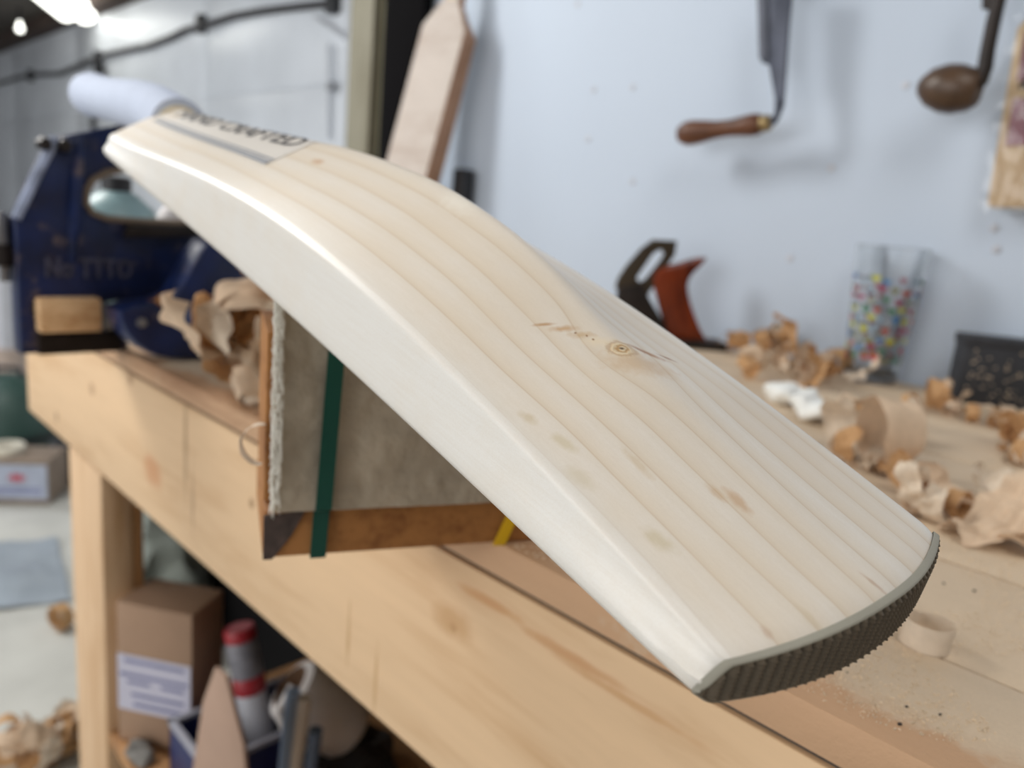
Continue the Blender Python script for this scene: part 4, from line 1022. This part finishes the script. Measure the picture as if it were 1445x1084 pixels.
# ================================================================== UNDER THE BENCH
M_card = plain('brown_cardboard', srgb(170, 140, 116), 0.8, var=0.05)
ZS = 0.342
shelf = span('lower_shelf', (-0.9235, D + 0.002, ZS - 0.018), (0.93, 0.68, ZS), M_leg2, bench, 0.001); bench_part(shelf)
b0 = Vector((-0.904, 0.277, ZS + 0.0005)); bx_ = Vector((0.82, 0.57, 0)).normalized(); by_ = Vector((-bx_.y, bx_.x, 0))
bh = onD(173, 850, b0).z - ZS; bw_ = 0.101
cb = thing('cardboard_box', 'small brown cardboard box with a printed white label on the lower shelf by the leg', 'box', b0)
box('carton', b0 + bx_ * bw_ / 2 + by_ * 0.034 + EZ * bh / 2, (bw_, 0.068, bh), M_card, cb, (bx_, by_, EZ), 0.002)
M_lab = plain('lilac_white_label', srgb(206, 206, 224), 0.6, var=0.02); M_labp = plain('label_print', srgb(120, 124, 168), 0.6)
box('shipping_label', b0 + bx_ * bw_ / 2 - by_ * 0.0006 + EZ * bh * 0.44, (bw_ * 0.97, 0.001, bh * 0.40), M_lab, cb, (bx_, by_, EZ), 0)
for i, (z, wd, xo) in enumerate(((0.60, 0.8, 0.02), (0.50, 0.9, 0), (0.45, 0.3, -0.4), (0.45, 0.3, 0.5), (0.36, 0.7, 0.1), (0.29, 0.65, 0.1))):
    box('printed_line', b0 + bx_ * bw_ * (0.5 + xo * 0.5) - by_ * 0.0014 + EZ * bh * z, (bw_ * wd, 0.0006, bh * 0.022), M_labp, cb, (bx_, by_, EZ), 0)
dcb = span('shade_box', (onY(285, 830, 0.70).x, 0.70, 0.0005), (0.9, 0.99, 0.71), M_black, None, 0.003); setp(dcb, 'black box added for the shade behind the lower shelf of the bench', 'cabinet')  # made-up black box, supplies the deep shade under the bench
# navy crate, open, with a tan cardboard sheet and a sealant tube standing in it
M_navy = plain('navy_plastic', srgb(22, 34, 86), 0.5); M_rim = plain('grey_rim', srgb(150, 152, 164), 0.5)
cx0, cx1, cy0, cy1, cz1 = -0.80, -0.70, 0.300, 0.47, 0.42
nv = thing('navy_crate', 'navy blue open plastic crate with a pale rim on the lower shelf', 'crate', ((cx0 + cx1) / 2, (cy0 + cy1) / 2, ZS))
span('crate_base', (cx0, cy0, ZS + 0.0005), (cx1, cy1, ZS + 0.005), M_navy, nv, 0.0005)
for a_, b_ in (((cx0, cy0), (cx1, cy0 + 0.004)), ((cx0, cy1 - 0.004), (cx1, cy1)), ((cx0, cy0), (cx0 + 0.004, cy1)), ((cx1 - 0.004, cy0), (cx1, cy1))):
    span('crate_wall', (a_[0], a_[1], ZS + 0.005), (b_[0], b_[1], cz1 - 0.006), M_navy, nv, 0.0005)
    span('crate_rim', (a_[0] - 0.002, a_[1] - 0.002, cz1 - 0.006), (b_[0] + 0.002, b_[1] + 0.002, cz1), M_rim, nv, 0.001)
M_card2 = plain('tan_card', srgb(170, 142, 124), 0.8, var=0.06)
CP = Vector((-0.80, 0.372, 0))
fpts = [onY(q_[0], q_[1], 0.289) for q_ in [(262, 1150), (286, 990), (303, 942), (318, 955), (342, 1050), (352, 1150)]]
for p in fpts: p.z = max(p.z, ZS + 0.0005)
fl_ = slab('cardboard_sheet', fpts, [], (0, 0.004, 0), M_card2, None, bev=0.0006); setp(fl_, 'tan cardboard sheet standing against the front of the navy crate', 'cardboard')
t0 = Vector((-0.765, 0.396, ZS + 0.022)); t1 = onD(337, 885, t0 + VF * 0.012); ta_ = (t1 - t0).normalized(); tl = (t1 - t0).length
tb_ = thing('sealant_tube', 'red and white sealant tube leaning in the navy crate', 'tube', t0)
M_red = plain('red_plastic', srgb(170, 44, 54), 0.4); M_wh = plain('white_plastic', srgb(200, 202, 210), 0.4, var=0.06)
M_gr = plain('grey_label_band', srgb(128, 128, 136), 0.4, var=0.3, scale=60)
for nm, a, b, mt_, rr in (('cylinder_body', 0, 0.46, M_wh, 0.0185), ('red_band', 0.46, 0.60, M_red, 0.0190), ('label_band', 0.60, 0.90, M_gr, 0.0188), ('cap', 0.90, 1.0, M_red, 0.0185)):
    lathe(nm, [(0, a * tl), (rr - 0.001, a * tl), (rr, a * tl + 0.001), (rr, b * tl - 0.002), (rr - 0.0015, b * tl), (0, b * tl)], mt_, tb_, t0, ta_, 24)
# tipped white jug
jc = onD(452, 1000, Vector((-0.70, 0.44, 0)))
jg = thing('plastic_jug', 'dirty white plastic jug tipped on its side on the lower shelf', 'jug', jc)
M_jug = plain('milky_plastic', srgb(236, 232, 230), 0.4, var=0.12, scale=12)
ja = (VR * 0.62 - EZ * 0.62 + VF * 0.2).normalized()
lathe('jug_body', [(0.026, -0.050), (0.035, -0.046), (0.040, -0.028), (0.041, 0.016), (0.038, 0.042), (0.032, 0.050), (0.0, 0.052)], M_jug, jg, jc, ja, 32)
lathe('jug_mouth', [(0.026, -0.050), (0.023, -0.051), (0.021, -0.03), (0.0, -0.028)], plain('brown_inside', srgb(112, 84, 62), 0.7), jg, jc, ja, 28)
tube('jug_handle', [jc + VR * -0.027 + EZ * 0.042 - VF * 0.023, jc + VR * -0.038 + EZ * 0.023 - VF * 0.042, jc + VR * -0.023 - EZ * 0.008 - VF * 0.047, jc + VR * 0.0 - EZ * 0.023 - VF * 0.038], 0.006, M_jug, jg, 10)
def rag(P, r, hgt, mat, name, label, cat, seed, base=0.0):
    bm = bmesh.new(); bmesh.ops.create_icosphere(bm, subdivisions=4, radius=1)
    for v in bm.verts:
        v.co = Vector((v.co.x * r[0], v.co.y * r[1], (v.co.z + 1) / 2 * hgt)); v.co += noise.noise_vector(v.co * (2.2 / r[0]) + Vector((seed, 0, 0))) * r[0] * 0.28; v.co.z = max(v.co.z, 0.0005)
    bmesh.ops.translate(bm, verts=bm.verts, vec=Vector((P.x, P.y, base)))
    return setp(finish(bm, name, mat, None, world=True), label, cat)
sp = rag(Vector((jc.x + 0.03, jc.y + 0.03, 0)), (0.07, 0.05), max(0.02, jc.z - 0.050 - ZS), plain('dark_grey_sack', srgb(62, 56, 54), 0.8, var=0.3, scale=14), 'grey_sack', 'dark slumped sack on the lower shelf beneath the tipped jug', 'sack', 2, ZS)
TB = Vector((-0.66, 0.36, 0))
for i, (px0, px1, py1, mt_, l) in enumerate(((408, 430, 985, plain('cream_hose', srgb(226, 216, 202), 0.5), 'cream plastic pipe leaning beside the tipped jug'), (394, 414, 975, plain('pale_blue_hose', srgb(140, 164, 196), 0.5), 'pale blue pipe leaning just left of the cream one'), (428, 446, 1030, plain('steel_blue_hose', srgb(100, 122, 152), 0.5), 'steel blue pipe right of the cream pipe'))):
    tp = onD(px1, py1, TB); ft = onD(px0, 1150, TB); ft.z = ZS + 0.008
    o = tube('plastic_pipe', [ft, ft.lerp(tp, 0.5), tp], [0.0075] * 3, mt_, None, 12); setp(o, l, 'pipe')
Pr = b0 + bx_ * 0.045 - by_ * 0.019; rag(Vector((Pr.x, Pr.y, 0)), (0.026, 0.013), 0.014, plain('grey_rag', srgb(126, 124, 120), 0.9, var=0.3, scale=60), 'grey_rag', 'small grey rag on the lower shelf in front of the labelled cardboard box', 'rag', 4, ZS)
Psk = onY(262, 790, 0.62); rag(Vector((Psk.x - 0.09, 0.60, 0)), (0.14, 0.09), Psk.z + 0.10, plain('grey_green_sacking', srgb(116, 122, 116), 0.9, var=0.3, scale=10), 'grey_sacking', 'heap of grey green sacking on the floor behind the bench leg', 'sacking', 9)

# ================================================================== FLOOR STUFF AT THE LEFT
P = onZ(20, 668, 0.0)
gm = thing('dust_extractor', 'dark green rounded machine drum on the floor at the far left', 'machine', onZ(25, 665, 0))
M_gm = plain('dark_green_paint', srgb(52, 78, 72), 0.5, var=0.1)
gp = onZ(18, 650, 0)
lathe('drum', [(0, 0.001), (0.13, 0.001), (0.15, 0.02), (0.165, 0.12), (0.15, 0.22), (0.11, 0.29), (0.06, 0.32), (0, 0.325)], M_gm, gm, gp, seg=40)
lathe('drum_collar', [(0.155, 0.105), (0.172, 0.11), (0.172, 0.125), (0.155, 0.13)], M_dark, gm, gp, seg=40)
tube('drum_handle', [gp + VR * -0.05 + EZ * 0.315, gp + VR * -0.04 + EZ * 0.35, gp + VR * 0.04 + EZ * 0.35, gp + VR * 0.05 + EZ * 0.315], 0.009, M_dark, gm, 8)
P = onZ(92, 684, 0)
bb = thing('black_case_floor', 'black moulded case on the floor beside the bench end', 'case', P)
bb.name = 'moulded_case'
box('case_body', P + EZ * 0.075 + VF * 0.03, (0.13, 0.10, 0.15), plain('soft_black', srgb(38, 40, 46), 0.6), bb, (VR * 0.9 + VF * 0.43, VF * 0.9 - VR * 0.43, EZ), 0.02)
box('case_handle', P + EZ * 0.155 + VF * 0.03, (0.07, 0.02, 0.02), M_dark, bb, (VR * 0.9 + VF * 0.43, VF * 0.9 - VR * 0.43, EZ), 0.005)
P = onZ(12, 716, 0); ax1 = (VR * 0.985 + VF * 0.17).normalized(); ax2 = Vector((-ax1.y, ax1.x, 0))
pb = thing('printed_carton', 'low white carton with red and blue print at the left edge', 'box', P)
box('carton_body', P + ax1 * 0.0 + ax2 * 0.10 + EZ * 0.075, (0.22, 0.16, 0.145), plain('dull_brown_card', srgb(140, 124, 110), 0.8), pb, (ax1, ax2, EZ), 0.003)
box('front_print', P + ax1 * 0.0 + ax2 * 0.0192 + EZ * 0.078, (0.214, 0.001, 0.115), plain('pale_blue_print', srgb(170, 178, 196), 0.6), pb, (ax1, ax2, EZ), 0)
bm = bmesh.new(); c0 = P + ax1 * 0.02 + ax2 * 0.0182 + EZ * 0.092
vv = [bm.verts.new(c0 + ax1 * math.cos(a) * (0.032 if i % 2 else 0.018) + EZ * math.sin(a) * (0.018 if i % 2 else 0.010)) for i, a in enumerate([2 * math.pi * i / 16 for i in range(16)])]; bm.faces.new(vv)
finish(bm, 'red_emblem', plain('red_print', srgb(186, 90, 104), 0.6), pb, smooth=False, world=True)
for z in (0.055, 0.043): box('printed_line', P + ax2 * 0.0182 + EZ * z, (0.18, 0.0005, 0.006), M_labp, pb, (ax1, ax2, EZ), 0)
tr_ = lathe('tape_roll', [(0.028, 0.0), (0.055, 0.0), (0.056, 0.003), (0.056, 0.022), (0.055, 0.025), (0.028, 0.025), (0.027, 0.020), (0.028, 0.0)], plain('cream_tape', srgb(214, 208, 192), 0.6), None, P + ax2 * 0.10 - ax1 * 0.045 + EZ * 0.1485, seg=36); setp(tr_, 'cream roll of tape lying on the printed carton', 'tape roll')
# pale post-like pipe left of the vice
P = onX(12, 470, -3.6)
pl = thing('pale_pole', 'pale worn pole standing on the floor left of the vice', 'pole', (P.x, P.y, 0))
tube('pole_shaft', [(P.x, P.y, 0.001), (P.x, P.y, P.z - 0.06)], 0.060, plain('pinkish_wood_pole', srgb(190, 172, 160), 0.7), pl, 16)
tube('pole_sleeve', [(P.x, P.y, P.z - 0.06), (P.x, P.y, P.z + 0.24)], 0.042, M_wh, pl, 16)
# translucent blue grey sheet on the floor
P0 = [onZ(*q_, 0.0) for q_ in [(-60, 770), (70, 752), (108, 790), (100, 850), (-60, 870)]]
bm = bmesh.new(); g = []
for i in range(25):
    row = []
    for j in range(17):
        u, v = i / 24, j / 16
        a = P0[0].lerp(P0[1].lerp(P0[2], 0.3), u); b = P0[4].lerp(P0[3], u); p = a.lerp(b, v)
        p.z = 0.004 + 0.02 * max(0, noise.noise(Vector((p.x * 5, p.y * 9, 2)))) + 0.008 * abs(noise.noise(Vector((p.x * 14, p.y * 22, 7)))); row.append(bm.verts.new(p))
    g.append(row)
for a, b in zip(g[:-1], g[1:]):
    for j in range(16): bm.faces.new((a[j], a[j + 1], b[j + 1], b[j]))
setp(finish(bm, 'plastic_sheet', plain('blue_grey_sheet', srgb(150, 160, 170), 0.35, var=0.12, scale=8), None, world=True), 'crumpled blue grey plastic sheet on the floor left of the leg', 'plastic sheet')
single((86, 888), ribbon(0.030, 0.026, 1.1, 0.03, 0.01, 44, 0.2, 31.4), M_sh[2], 'single amber curl of shaving alone on the floor beside the leg', 0.4, base=0.0)
bpy.context.view_layer.update()
